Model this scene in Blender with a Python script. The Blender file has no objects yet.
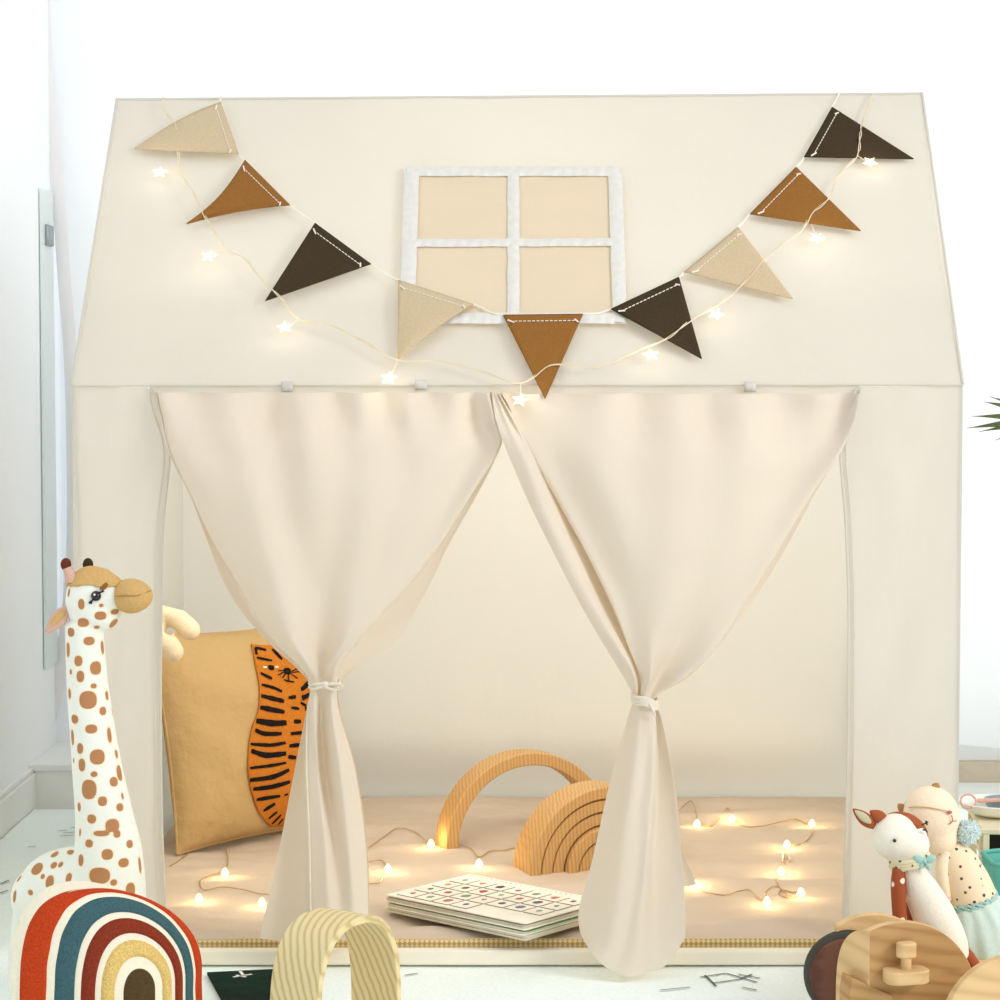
import bpy, bmesh, math, random
from mathutils import Vector, Matrix, noise
from mathutils.bvhtree import BVHTree
random.seed(4)
S = bpy.context.scene
COL = S.collection
PI = math.pi

# ------------------------------------------------------------------ camera
F = 2220.0
PITCH = math.atan((500 - 387) / F)
CAM = Vector((-0.0216, -3.0, 0.785))
cd = bpy.data.cameras.new('camera'); co = bpy.data.objects.new('camera', cd); COL.objects.link(co)
cd.sensor_width = 36; cd.lens = F / 1000 * 36; cd.clip_start = .05
co.location = CAM; co.rotation_euler = (PI / 2 - PITCH, 0, 0)
S.camera = co

def ray(px, py):
    u = (px - 500) / F; v = (500 - py) / F
    return Vector((u, math.cos(PITCH) + v * math.sin(PITCH), -math.sin(PITCH) + v * math.cos(PITCH)))
def at(px, py, Y):                      # point at world depth y = Y
    d = ray(px, py); return CAM + d * ((Y - CAM.y) / d.y)
def onz(px, py, Z):                     # point on a horizontal surface
    d = ray(px, py); return CAM + d * ((Z - CAM.z) / d.z)
def onplane(px, py, p0, n):
    d = ray(px, py); return CAM + d * ((p0 - CAM).dot(n) / d.dot(n))

# ------------------------------------------------------------------ materials
def lin(c):
    return tuple(((x / 255) / 12.92 if x / 255 <= .04045 else ((x / 255 + .055) / 1.055) ** 2.4) for x in c) + (1,)
def newmat(name):
    m = bpy.data.materials.new(name); m.use_nodes = True
    nt = m.node_tree; nt.nodes.clear()
    return m, nt, nt.nodes.new('ShaderNodeOutputMaterial')
def coords(nt, scale=(1, 1, 1), rot=(0, 0, 0)):
    tc = nt.nodes.new('ShaderNodeTexCoord'); mp = nt.nodes.new('ShaderNodeMapping')
    mp.inputs['Scale'].default_value = scale; mp.inputs['Rotation'].default_value = rot
    nt.links.new(tc.outputs['Object'], mp.inputs['Vector']); return mp.outputs['Vector']
def noise_tex(nt, vec, sc, det=3, rough=.5):
    n = nt.nodes.new('ShaderNodeTexNoise'); n.inputs['Scale'].default_value = sc
    n.inputs['Detail'].default_value = det; n.inputs['Roughness'].default_value = rough
    nt.links.new(vec, n.inputs['Vector']); return n.outputs['Fac']
def ramp(nt, fac, stops):
    r = nt.nodes.new('ShaderNodeValToRGB'); e = r.color_ramp.elements
    while len(e) < len(stops): e.new(.5)
    for k, (p, c) in enumerate(stops): e[k].position = p; e[k].color = lin(c)
    nt.links.new(fac, r.inputs['Fac']); return r.outputs['Color']
def bump(nt, fac, strength, dist=.01, prev=None):
    b = nt.nodes.new('ShaderNodeBump'); b.inputs['Strength'].default_value = strength; b.inputs['Distance'].default_value = dist
    nt.links.new(fac, b.inputs['Height'])
    if prev: nt.links.new(prev, b.inputs['Normal'])
    return b.outputs['Normal']
def vary(c, k): return tuple(max(0, min(255, x * k)) for x in c)

def cloth(name, col, trans=.3, tcol=None, wr=.25, wrscale=(5, 5, 2.2), weave=0.0):
    m, nt, out = newmat(name)
    v = coords(nt, wrscale)
    n1 = noise_tex(nt, v, 1.6, 4, .5)
    c = ramp(nt, n1, [(.3, vary(col, .985)), (.7, vary(col, 1.0))])
    nrm = bump(nt, n1, wr, .02)
    if weave:
        v2 = coords(nt); nrm = bump(nt, noise_tex(nt, v2, 420, 2), weave, .002, nrm)
    d = nt.nodes.new('ShaderNodeBsdfDiffuse'); nt.links.new(c, d.inputs['Color']); nt.links.new(nrm, d.inputs['Normal'])
    if trans <= 0: nt.links.new(d.outputs[0], out.inputs['Surface']); return m
    t = nt.nodes.new('ShaderNodeBsdfTranslucent'); t.inputs['Color'].default_value = lin(tcol or col); nt.links.new(nrm, t.inputs['Normal'])
    mx = nt.nodes.new('ShaderNodeMixShader'); mx.inputs[0].default_value = trans
    nt.links.new(d.outputs[0], mx.inputs[1]); nt.links.new(t.outputs[0], mx.inputs[2]); nt.links.new(mx.outputs[0], out.inputs['Surface'])
    return m
def plain(name, col, rough=.6, nscale=30, amount=.03, bmp=.05, metal=0, spec=.4, emit=None):
    m, nt, out = newmat(name)
    v = coords(nt); n = noise_tex(nt, v, nscale, 4)
    p = nt.nodes.new('ShaderNodeBsdfPrincipled')
    nt.links.new(ramp(nt, n, [(.3, vary(col, 1 - amount)), (.7, vary(col, 1 + amount))]), p.inputs['Base Color'])
    p.inputs['Roughness'].default_value = rough; p.inputs['Metallic'].default_value = metal
    p.inputs['Specular IOR Level'].default_value = spec
    if bmp: nt.links.new(bump(nt, n, bmp, .005), p.inputs['Normal'])
    if emit: p.inputs['Emission Color'].default_value = lin(emit[0]); p.inputs['Emission Strength'].default_value = emit[1]
    nt.links.new(p.outputs[0], out.inputs['Surface']); return m
def fuzzy(name, col, sc=160, amount=.14, bmp=.7):
    return plain(name, col, .95, sc * 1.6, amount * .55, bmp * .45, spec=.1)
def wood(name, c1, c2, stretch=(40, 3, 3), rot=(0, 0, 0), rough=.5, dist=2.5):
    m, nt, out = newmat(name)
    v = coords(nt, stretch, rot)
    w = nt.nodes.new('ShaderNodeTexWave'); w.wave_type = 'BANDS'; w.bands_direction = 'X'
    w.inputs['Scale'].default_value = 1.0; w.inputs['Distortion'].default_value = dist; w.inputs['Detail'].default_value = 2; w.inputs['Detail Scale'].default_value = .8
    nt.links.new(v, w.inputs['Vector'])
    p = nt.nodes.new('ShaderNodeBsdfPrincipled'); p.inputs['Roughness'].default_value = rough; p.inputs['Specular IOR Level'].default_value = .3
    nt.links.new(ramp(nt, w.outputs['Fac'], [(.0, c2), (.35, c1), (1, vary(c1, 1.04))]), p.inputs['Base Color'])
    nt.links.new(p.outputs[0], out.inputs['Surface']); return m
def emitter(name, col, strength):
    return plain(name, col, .4, 10, 0, 0, emit=(col, strength))
def dotted(name, base, dot, scale, r, rough=.9, trans=None):
    m, nt, out = newmat(name)
    v = coords(nt)
    vo = nt.nodes.new('ShaderNodeTexVoronoi'); vo.inputs['Scale'].default_value = scale; vo.inputs['Randomness'].default_value = .6
    nt.links.new(v, vo.inputs['Vector'])
    p = nt.nodes.new('ShaderNodeBsdfPrincipled'); p.inputs['Roughness'].default_value = rough; p.inputs['Specular IOR Level'].default_value = .1
    nt.links.new(ramp(nt, vo.outputs['Distance'], [(r, dot), (r + .04, base)]), p.inputs['Base Color'])
    nt.links.new(p.outputs[0], out.inputs['Surface']); return m
def woven(name, c1, c2):
    m, nt, out = newmat(name)
    v = coords(nt, (1, 1, 1), (0, PI / 4, 0))
    ck = nt.nodes.new('ShaderNodeTexChecker'); ck.inputs['Scale'].default_value = 210
    ck.inputs['Color1'].default_value = lin(c1); ck.inputs['Color2'].default_value = lin(c2)
    nt.links.new(v, ck.inputs['Vector'])
    p = nt.nodes.new('ShaderNodeBsdfPrincipled'); p.inputs['Roughness'].default_value = .9
    nt.links.new(ck.outputs['Color'], p.inputs['Base Color'])
    nt.links.new(bump(nt, ck.outputs['Fac'], .5, .002), p.inputs['Normal'])
    nt.links.new(p.outputs[0], out.inputs['Surface']); return m

M = {}
M['tent'] = cloth('tent canvas', (225, 222, 214), .36, (243, 241, 232), .18)
M['curtain'] = cloth('curtain cotton', (229, 222, 209), .25, (248, 230, 206), .12, (7, 7, 3))
M['satin'] = plain('satin trim', (224, 222, 214), .45, 90, .02, .3)
M['tie'] = plain('cotton tie', (228, 220, 205), .8, 90, .02, .1)
M['pane'] = cloth('window fabric', (236, 220, 194), .2, (240, 218, 184), .15, (4, 4, 12))
M['tab'] = plain('tape tab', (205, 203, 196), .5)
M['wall'] = plain('wall paint', (247, 251, 254), .8, 6, .004, .02)
M['drape'] = cloth('sheer drape', (247, 249, 252), .27, (252, 254, 255), .03)
M['drapehem'] = cloth('drape hem', (238, 236, 238), .1, (255, 255, 255), .05)
M['board'] = plain('baseboard paint', (240, 240, 238), .45, 14, .01, .03)
M['tanboard'] = plain('threshold strip', (205, 190, 170), .5)
M['floor'] = plain('pale floor', (240, 244, 238), .5, 12, .02, .03)
M['rug'] = fuzzy('rug pile', (242, 252, 248), 120, .035, .5)
M['rugmark'] = fuzzy('rug dark yarn', (92, 104, 96), 160, .1, .3)
M['glass'] = None
M['metal'] = plain('grey clip', (150, 160, 162), .35, metal=.6)
M['mat'] = cloth('quilted mat', (206, 190, 172), 0, None, .3, (9, 9, 9))
M['weave'] = woven('woven straw edge', (222, 200, 148), (176, 148, 92))
M['rail'] = plain('rail cover', (240, 233, 215), .45, 20, .015, .05)
M['beige'] = fuzzy('beige felt', (203, 183, 150), 240, .06, .3)
M['brown'] = fuzzy('brown felt', (145, 99, 48), 240, .1, .3)
M['dark'] = fuzzy('charcoal felt', (66, 54, 38), 240, .12, .3)
M['cord'] = plain('white cord', (240, 234, 220), .6)
M['wire'] = plain('clear wire', (226, 212, 184), .3)
M['copper'] = plain('copper wire', (196, 160, 100), .3, metal=.5)
M['star'] = emitter('lit star', (255, 240, 206), 1.6)
M['bulb'] = emitter('lit bulb', (255, 214, 120), 7)
M['cushion'] = cloth('mustard linen', (190, 161, 114), 0, None, .7, (9, 9, 9), .1)
M['tiger'] = fuzzy('orange tufting', (188, 114, 40), 260, .14, .6)
M['black'] = fuzzy('black tufting', (28, 24, 22), 260, .1, .5)
M['eyewhite'] = fuzzy('cream thread', (240, 225, 195), 260, .05, .2)
M['plush'] = fuzzy('cream plush', (226, 208, 178), 200, .05, .3)
M['tan'] = fuzzy('tan plush', (208, 170, 110), 220, .07, .35)
M['maroon'] = fuzzy('maroon plush', (104, 52, 42), 220, .1, .3)
M['pinkplush'] = fuzzy('pink plush', (214, 176, 158), 220, .07, .3)
M['gloss'] = plain('glossy black bead', (14, 13, 13), .12, spec=.6, bmp=0)
M['cream'] = fuzzy('cream canvas', (242, 234, 212), 150, .03, .35)
for n, c in (('red', (190, 66, 30)), ('teal', (66, 98, 104)), ('wine', (134, 54, 36)), ('yellow', (222, 190, 116)), ('olive', (82, 66, 42))):
    M['rb_' + n] = fuzzy(n + ' tufting', c, 300, .2, .8)
M['wood'] = wood('pine wood', (200, 160, 106), (184, 142, 88), (62, 70, 7), (0, .5, 0), .5, 4)
M['wood2'] = wood('pale bentwood', (226, 208, 160), (206, 182, 126), (30, 30, 62), (.5, 0, .4), .5, 2)
M['wood3'] = wood('beech plywood', (184, 144, 94), (172, 130, 80), (4, 4, 50), (0, .35, 0), .45, 5)
M['wood4'] = wood('light beech', (218, 184, 134), (210, 174, 122), (4, 4, 40), (0, .35, 0), .45, 5)
M['tyre'] = plain('dark rubber', (62, 60, 50), .6)
M['disc'] = wood('brown stained wood', (112, 70, 52), (92, 54, 40), (6, 6, 60))
M['card'] = plain('white card', (246, 240, 226), .5)
M['cardedge'] = plain('grey card edge', (206, 198, 176), .6)
M['greencard'] = plain('green page', (64, 116, 66), .5)
M['darkgreen'] = plain('dark green print', (30, 48, 39), .95, 40, .12, spec=.05)
M['white'] = plain('white print', (240, 240, 232), .6)
M['doll'] = fuzzy('off white linen', (243, 238, 222), 200, .025, .25)
M['peach'] = dotted('dotted peach cotton', (246, 224, 192), (90, 84, 74), 92, .19)
M['peachplain'] = fuzzy('peach linen', (247, 228, 200), 200, .03, .25)
M['rust'] = fuzzy('rust cotton', (166, 90, 56), 220, .08, .3)
M['rustdot'] = dotted('dotted rust cotton', (164, 88, 56), (244, 232, 214), 46, .16)
M['floral'] = dotted('floral band', (226, 216, 180), (80, 104, 80), 110, .22)
M['mint'] = cloth('mint muslin', (222, 240, 231), .15, (222, 242, 234), .3, (14, 14, 14))
M['mintbow'] = fuzzy('mint ribbon', (164, 204, 196), 200, .1, .3)
M['pompom'] = fuzzy('pale blue yarn', (216, 232, 231), 240, .06, .9)
M['rose'] = plain('rose thread', (190, 120, 104), .8)
M['tealbox'] = plain('teal fabric', (104, 184, 170), .8, 60, .04, .2)
M['darkbox'] = plain('plain dark', (28, 36, 34), .5)
M['creamwood'] = plain('cream painted wood', (236, 226, 198), .5)
M['pinkwood'] = plain('pink lacquer', (222, 170, 150), .4)
M['bluegrey'] = plain('blue grey ceramic', (130, 152, 164), .35)
M['earin'] = fuzzy('sage linen', (196, 194, 158), 200, .05, .2)
M['seam'] = plain('brown thread', (170, 128, 74), .8)
M['gap'] = plain('dark outline and edge shade', (140, 128, 110), .8)  # darkens the tile sides: outlines plus painted thin shadow edges
M['leaf'] = plain('palm leaf', (84, 98, 50), .45, 40, .2, .1)
M['stemg'] = plain('palm stem', (116, 110, 66), .6)
M['pot'] = plain('white pot', (232, 230, 224), .5)
M['soil'] = plain('potting soil', (70, 52, 38), .95, 80, .2, .5)
m, nt, out = newmat('tinted glass')
p = nt.nodes.new('ShaderNodeBsdfPrincipled'); p.inputs['Base Color'].default_value = lin((246, 254, 254)); p.inputs['Roughness'].default_value = .3; p.inputs['IOR'].default_value = 1.2
p.inputs['Transmission Weight'].default_value = .25; nt.links.new(p.outputs[0], out.inputs['Surface']); M['glass'] = m
# giraffe print: signed distance to the spots stored on the mesh
m, nt, out = newmat('giraffe print')
a = nt.nodes.new('ShaderNodeAttribute'); a.attribute_name = 'print'
p = nt.nodes.new('ShaderNodeBsdfPrincipled'); p.inputs['Roughness'].default_value = .95; p.inputs['Specular IOR Level'].default_value = .1
r = ramp(nt, a.outputs['Fac'], [(.485, (184, 132, 90)), (.51, (246, 226, 194)), (.55, (245, 230, 202)), (.6, (240, 242, 232))])
nt.links.new(r, p.inputs['Base Color']); v = coords(nt); nt.links.new(bump(nt, noise_tex(nt, v, 240, 3), .2, .003), p.inputs['Normal'])
nt.links.new(p.outputs[0], out.inputs['Surface']); M['giraffe'] = m

# ------------------------------------------------------------------ mesh helpers
class MB:
    def __init__(s): s.v = []; s.f = []; s.mi = []
    def add(s, vs, fs, k=0):
        o = len(s.v); s.v += [Vector(x) for x in vs]; s.f += [tuple(i + o for i in f) for f in fs]; s.mi += [k] * len(fs); return s
    def box(s, lo, hi, rot=None, c=None, k=0):
        x0, y0, z0 = lo; x1, y1, z1 = hi
        vs = [Vector((x, y, z)) for z in (z0, z1) for x, y in ((x0, y0), (x1, y0), (x1, y1), (x0, y1))]
        if rot is not None: vs = [c + rot @ (q - c) for q in vs]
        return s.add(vs, [(3, 2, 1, 0), (4, 5, 6, 7), (0, 1, 5, 4), (1, 2, 6, 5), (2, 3, 7, 6), (3, 0, 4, 7)], k)
    def tube(s, pts, r, seg=8, smooth=0, k=0, cap=True):
        pts = [Vector(q) for q in pts]
        rr = list(r) if isinstance(r, (list, tuple)) else [r] * len(pts)
        if smooth:
            P2 = []; R2 = []
            for i in range(len(pts) - 1):
                for j in range(smooth):
                    t = j / smooth; P2.append(cr(pts, i, t)); R2.append(rr[i] * (1 - t) + rr[i + 1] * t)
            P2.append(pts[-1]); R2.append(rr[-1]); pts, rr = P2, R2
        n = len(pts); vs = []; up = None
        for i in range(n):
            t = (pts[min(i + 1, n - 1)] - pts[max(i - 1, 0)])
            t = t.normalized() if t.length > 1e-9 else Vector((0, 0, 1))
            if up is None:
                up = Vector((0, 0, 1)) if abs(t.z) < .9 else Vector((1, 0, 0))
            a = (up - t * up.dot(t)).normalized(); b = t.cross(a); up = a
            for j in range(seg):
                an = 2 * PI * j / seg; vs.append(pts[i] + (a * math.cos(an) + b * math.sin(an)) * rr[i])
        fs = [(i * seg + j, i * seg + (j + 1) % seg, (i + 1) * seg + (j + 1) % seg, (i + 1) * seg + j) for i in range(n - 1) for j in range(seg)]
        if cap: fs += [tuple(reversed(range(seg))), tuple((n - 1) * seg + j for j in range(seg))]
        return s.add(vs, fs, k)
    def ball(s, c, r, rot=None, nu=20, nv=12, k=0, fn=None):
        c = Vector(c); r = (r, r, r) if not isinstance(r, (tuple, list)) else r
        vs = []
        for i in range(nv + 1):
            th = PI * i / nv
            for j in range(nu):
                ph = 2 * PI * j / nu
                q = Vector((math.sin(th) * math.cos(ph), math.sin(th) * math.sin(ph), math.cos(th)))
                if fn: q = fn(q)
                q = Vector((q.x * r[0], q.y * r[1], q.z * r[2]))
                vs.append(c + (rot @ q if rot is not None else q))
        fs = [(i * nu + j, (i + 1) * nu + j, (i + 1) * nu + (j + 1) % nu, i * nu + (j + 1) % nu) for i in range(nv) for j in range(nu)]
        return s.add(vs, fs, k)
    def prism(s, poly, depth, k=0, ks=None):       # list of front points, extruded along vector depth
        poly = [Vector(q) for q in poly]; n = len(poly); d = Vector(depth)
        fs = [tuple(range(n)), tuple(n + i for i in reversed(range(n)))] + [(i, n + i, n + (i + 1) % n, (i + 1) % n) for i in range(n)]
        s.add(poly + [q + d for q in poly], fs, k)
        if ks is not None:
            for q in range(len(fs) - 1): s.mi[-1 - q] = ks
        return s
    def grid(s, fn, nu, nv, k=0):
        vs = [fn(i / nu, j / nv) for j in range(nv + 1) for i in range(nu + 1)]
        w = nu + 1
        return s.add(vs, [(j * w + i, j * w + i + 1, (j + 1) * w + i + 1, (j + 1) * w + i) for j in range(nv) for i in range(nu)], k)
    def build(s, name, mats, parent=None, smooth=True, bevel=0, solid=0, merge=False, sub=0, angle=40, fixn=True):
        me = bpy.data.meshes.new(name)
        org = Vector((0, 0, 0)) if parent is None else world_loc(parent)
        me.from_pydata([v - org for v in s.v], [], s.f)
        mats = mats if isinstance(mats, (list, tuple)) else [mats]
        for mt in mats: me.materials.append(mt)
        for p, k in zip(me.polygons, s.mi): p.material_index = k
        if merge or fixn:
            bm = bmesh.new(); bm.from_mesh(me)
            if merge: bmesh.ops.remove_doubles(bm, verts=bm.verts, dist=1e-5)
            if fixn: bmesh.ops.recalc_face_normals(bm, faces=bm.faces)
            bm.to_mesh(me); bm.free()
        if smooth:
            me.polygons.foreach_set('use_smooth', [True] * len(me.polygons))
            if angle < 180: me.set_sharp_from_angle(angle=math.radians(angle))
        ob = bpy.data.objects.new(name, me); COL.objects.link(ob)
        if parent: ob.parent = parent
        if solid: md = ob.modifiers.new('solid', 'SOLIDIFY'); md.thickness = solid; md.offset = 0
        if bevel: md = ob.modifiers.new('bevel', 'BEVEL'); md.width = bevel; md.segments = 3; md.limit_method = 'ANGLE'
        if sub: md = ob.modifiers.new('sub', 'SUBSURF'); md.levels = sub; md.render_levels = sub
        return ob
def world_loc(o):
    v = Vector((0, 0, 0))
    while o: v += o.location; o = o.parent
    return v
def cr(p, i, t):                          # Catmull-Rom
    n = len(p); p0 = p[max(i - 1, 0)]; p1 = p[i]; p2 = p[min(i + 1, n - 1)]; p3 = p[min(i + 2, n - 1)]
    return .5 * ((2 * p1) + (p2 - p0) * t + (2 * p0 - 5 * p1 + 4 * p2 - p3) * t * t + (3 * p1 - p0 - 3 * p2 + p3) * t ** 3)
def crs(p, x):                            # sample at x in 0..1
    x = max(0, min(1, x)) * (len(p) - 1); i = min(int(x), len(p) - 2); return cr(p, i, x - i)
def tag(o, label, cat, group=None):
    o['label'] = label; o['category'] = cat
    if group: o['group'] = group
    return o
def thing(name, label, cat, loc=(0, 0, 0), group=None):
    o = bpy.data.objects.new(name, None); o.empty_display_size = .03; COL.objects.link(o); o.location = loc
    return tag(o, label, cat, group)
def struct(o): o['kind'] = 'structure'; return o
def smoothstep(a, b, x):
    t = max(0, min(1, (x - a) / (b - a))); return t * t * (3 - 2 * t)
def nz(x, y, z): return noise.noise(Vector((x, y, z)))

# ------------------------------------------------------------------ room
XL, YB = -.905, 1.47
struct(MB().box((XL - .1, -1.2, -.06), (2.2, YB + .1, -.012)).build('floor', M['floor'], smooth=False))
struct(MB().box((XL - .1, -1.2, -.012), (XL, YB + .1, 2.6)).build('wall_left', M['wall'], smooth=False))
b = MB()
for lo, hi in (((XL, YB, -.012), (2.2, YB + .1, .16)), ((XL, YB, 2.3), (2.2, YB + .1, 2.6)), ((XL, YB, .16), (-.84, YB + .1, 2.3)), ((2.06, YB, .16), (2.2, YB + .1, 2.3))): b.box(lo, hi)
struct(b.build('wall_back', M['wall'], smooth=False, fixn=False))
wf = MB()
for lo, hi in (((-.84, YB + .03, .16), (2.06, YB + .07, .2)), ((-.84, YB + .03, 2.26), (2.06, YB + .07, 2.3)), ((-.84, YB + .03, .2), (-.8, YB + .07, 2.26)), ((2.02, YB + .03, .2), (2.06, YB + .07, 2.26)), ((.6, YB + .03, .2), (.64, YB + .07, 2.26))): wf.box(lo, hi)
struct(wf.build('window_2', M['board'], smooth=False, fixn=False))
b = MB(); b.box((XL, -1.2, -.012), (XL + .014, 1.135, .062)); b.box((XL, -1.2, .062), (XL + .009, 1.135, .072))
struct(b.build('baseboard_left', M['board'], bevel=.002))
b = MB(); b.box((XL, 1.135, -.012), (-.40, YB, .066)); b.box((XL, 1.128, .066), (-.40, YB, .078))
struct(b.build('trim_1', M['board'], bevel=.002))
b = MB(); b.box((-.40, YB - .016, .03), (2.2, YB, .07)); b.box((-.40, YB - .024, -.012), (2.2, YB, .03), k=1)
struct(b.build('baseboard_back', [M['board'], M['tanboard']], bevel=.002))
# tinted glass pane standing along the left wall
g0 = at(43, 185, 1.2); g1 = at(57, 185, 1.32)
gp = MB().box((XL + .002, 1.27, .24), (XL + .007, 1.38, g0.z)).build('window_1', M['glass'], smooth=False, bevel=.001); struct(gp)
gc = at(50, 233, 1.25)
MB().box((XL + .001, 1.295, gc.z - .02), (XL + .014, 1.35, gc.z + .02)).build('pane_clip', M['metal'], gp, bevel=.003)

# rug: pale pile with sparse dark yarn lines
def rug_fn(u, v):
    x = XL + .016 + u * 2.3; y = -1.1 + v * 2.2
    return Vector((x, y, .0 + .0012 * nz(x * 9, y * 9, 0)))
rb = MB().grid(rug_fn, 60, 60)
o = len(rb.v); n = 61
rim = [j for j in range(n)] + [n * j + 60 for j in range(1, n)] + [n * 60 + j for j in range(59, -1, -1)] + [n * j for j in range(59, 0, -1)]
low = [rb.v[i] - Vector((0, 0, .011)) for i in rim]
rb.v += low; L = len(rim)
for i in range(L):
    rb.f.append((rim[i], rim[(i + 1) % L], o + (i + 1) % L, o + i)); rb.mi.append(0)
def mark(pts, w=.0015):
    pts = [onz(x, y, .002) for x, y in pts]
    for a, c in zip(pts, pts[1:]):
        d = (c - a).normalized(); s = Vector((-d.y, d.x, 0)) * w
        rb.add([a - s, c - s, c + s, a + s], [(0, 1, 2, 3)], 1)
for pts in ([(58, 831), (68, 830)], [(63, 833), (76, 832)], [(60, 836), (74, 835)], [(70, 828), (78, 827)], [(28, 847), (36, 846)],
            [(0, 884), (9, 880)], [(0, 893), (8, 890)], [(700, 977), (726, 973), (757, 982)], [(712, 983), (740, 979), (752, 974)], [(742, 987), (757, 990)],
            [(705, 975), (716, 986)], [(738, 974), (760, 978)], [(300, 978), (310, 975)], [(405, 975), (418, 973)], [(660, 990), (690, 987)]): mark(pts)
tag(rb.build('rug', [M['rug'], M['rugmark']], fixn=False), 'pale mint-white rug with sparse dark line marks covering the floor', 'rug')

# white curtain hanging behind the tent
yc = 1.40
hem_z = .785 - 361 * (yc + 3) / F
edge = [at(38, -60, yc), at(40, 0, yc), at(52, 168, yc), at(60, 280, yc), at(67, 384, yc), at(68, 560, yc), at(52, 690, yc), at(36, 742, yc)]
def drape_fn(u, v):
    e = crs(edge, v); x = e.x + u * (1.75 - e.x); z = e.z
    hem = .006 * math.sin(x * 17) if v > .97 else 0
    if v > .97: z = hem_z + hem + (1 - v) * .3
    f = .006 * math.sin(x * 17 + .6 * math.sin(x * 7)) + .002 * math.sin(x * 41)
    return Vector((x, yc + f * (.5 + .5 * v), z))
# top goes above the frame
edge[0] = edge[0] + Vector((0, 0, .5)); 
dr = thing('window_curtain', 'sheer white floor-length curtain hanging behind the tent', 'curtain', (.4, yc, hem_z))
MB().grid(drape_fn, 150, 60).build('curtain_panel', M['drape'], dr, fixn=False, angle=180)
def dhem(u, v):
    e = crs(edge, v * .985); w = (12 + 2 * v) / F * (yc + 3)
    return Vector((e.x + (u - .05) * w, yc - .016 - .004 * math.sin(u * PI), e.z))
MB().grid(dhem, 4, 50).build('side_hem', M['drapehem'], dr, fixn=False, angle=180)

# ------------------------------------------------------------------ tent
YF = -.006
tent = thing('play_tent', 'cream canvas house-shaped play tent with tied-back front curtains', 'tent', (0, .5, 0))
eL = at(72, 385, YF); eR = at(963, 384, YF); YR = .42
rL = at(117, 99, YR); rR = at(922, 93, YR); mid_r = at(520, 98, YR).z - (rL.z + rR.z) / 2
YT = 1.06
HW = .602
bL, bR = Vector((-HW, YT, .787)), Vector((HW + .03, YT, .787))
RN = ((eR - eL).cross(rL - eL)).normalized()
if RN.y > 0: RN = -RN
def roof_front(u, v):
    a = eL.lerp(eR, u); c = rL.lerp(rR, u); p = a.lerp(c, v)
    sag = -.006 * math.sin(PI * v) * (.4 + .6 * math.sin(PI * u))
    sag += .0015 * nz(u * 6, v * 4, 3) * math.sin(PI * min(1, v * 1.0))
    p = p + RN * sag
    p.x += (.006 * math.sin(PI * v) * (1 - 2 * u)) * (abs(2 * u - 1) ** 3)
    p.z += mid_r * math.sin(PI * u) * v * .3 + (.002 * nz(u * 14, 0, v) if v > .97 else 0)
    return p
MB().grid(roof_front, 80, 40).build('front_roof', M['tent'], tent, fixn=False, angle=180)
def roof_back(u, v):
    p = rL.lerp(rR, u).lerp(bL.lerp(bR, u), v); p.z -= .008 * math.sin(PI * v) * math.sin(PI * u); return p
MB().grid(roof_back, 30, 20).build('back_roof', M['tent'], tent, fixn=False, angle=180)
def back_wall(u, v):
    z = .787 * (1 - v) + .028 * v
    p = Vector((-HW + (2 * HW + .03) * u, YT, z))
    p.y += .012 * nz(u * 5, v * 2, 1) * math.sin(PI * u) - .075 * smoothstep(.5, .84, v) * (1 - smoothstep(.84, 1, v)) * math.sin(PI * min(1, max(0, u))) ** .3
    return p
MB().grid(back_wall, 60, 40).build('back_wall', M['tent'], tent, fixn=False, angle=180)
for sx, e, rg in ((-1, eL, rL), (1, eR, rR)):
    def side(u, v, sx=sx, e=e):
        p = Vector((e.x, YF, 0)).lerp(Vector((bL.x if sx < 0 else bR.x, YT, 0)), u); p.z = .787 * (1 - v) + .003 * v
        p.x += sx * -.006 * math.sin(PI * u) * math.sin(PI * v); return p
    w = MB().grid(side, 24, 24); w.add([e, bL if sx < 0 else bR, rg], [(0, 1, 2)])
    w.build('side_wall', M['tent'], tent, fixn=False, angle=180)
# front panels either side of the opening
def px_edge(pts, Y): return [at(x, y, Y) for x, y in pts]
inL = px_edge([(153, 388), (160, 415), (170, 455), (164, 520), (162, 600), (161, 720), (163, 850), (170, 966)], YF)
outL = px_edge([(72, 385), (74, 440), (76, 500), (78, 560), (79, 660), (80, 760), (81, 860), (82, 967)], YF)
inR = px_edge([(856, 388), (847, 415), (840, 452), (845, 520), (848, 600), (848, 720), (845, 850), (840, 966)], YF)
outR = px_edge([(963, 384), (962, 440), (961, 500), (961, 560), (960, 660), (959, 760), (958, 860), (958, 967)], YF)
def panel(A, B, seed):
    def fn(u, v):
        p = crs(A, v).lerp(crs(B, v), u)
        edge_k = math.sin(PI * u)
        p.y -= .004 * edge_k * nz(u * 3 + seed, v * 6 + u * 2, seed) + .003 * edge_k * math.sin(9 * (u + v * 3.5) + seed) * smoothstep(.1, .5, v) * .6
        p.z = max(p.z, .002); return p
    return fn
for A, B, inner, sd in ((outL, inL, inL, 1.3), (inR, outR, inR, 7.7)):
    pn = MB().grid(panel(A, B, sd), 30, 80).build('front_panel', M['tent'], tent, fixn=False, angle=180)
    sgn = -1 if inner is inL else 1
    hm = MB()
    for off in (0.0, .0075):
        hm.tube([crs(inner, .02 + .975 * k / 30) + Vector((sgn * off, -.0022, .002)) for k in range(31)], .0008 if off else .0016, 6)
    hm.build('hem_stitching', M['tent'], pn)
MB().grid(lambda u, v: at(150 + u * 710, 384 + v * 12, YF + .001), 60, 2).build('header_strip', M['tent'], tent, fixn=False)
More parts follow.
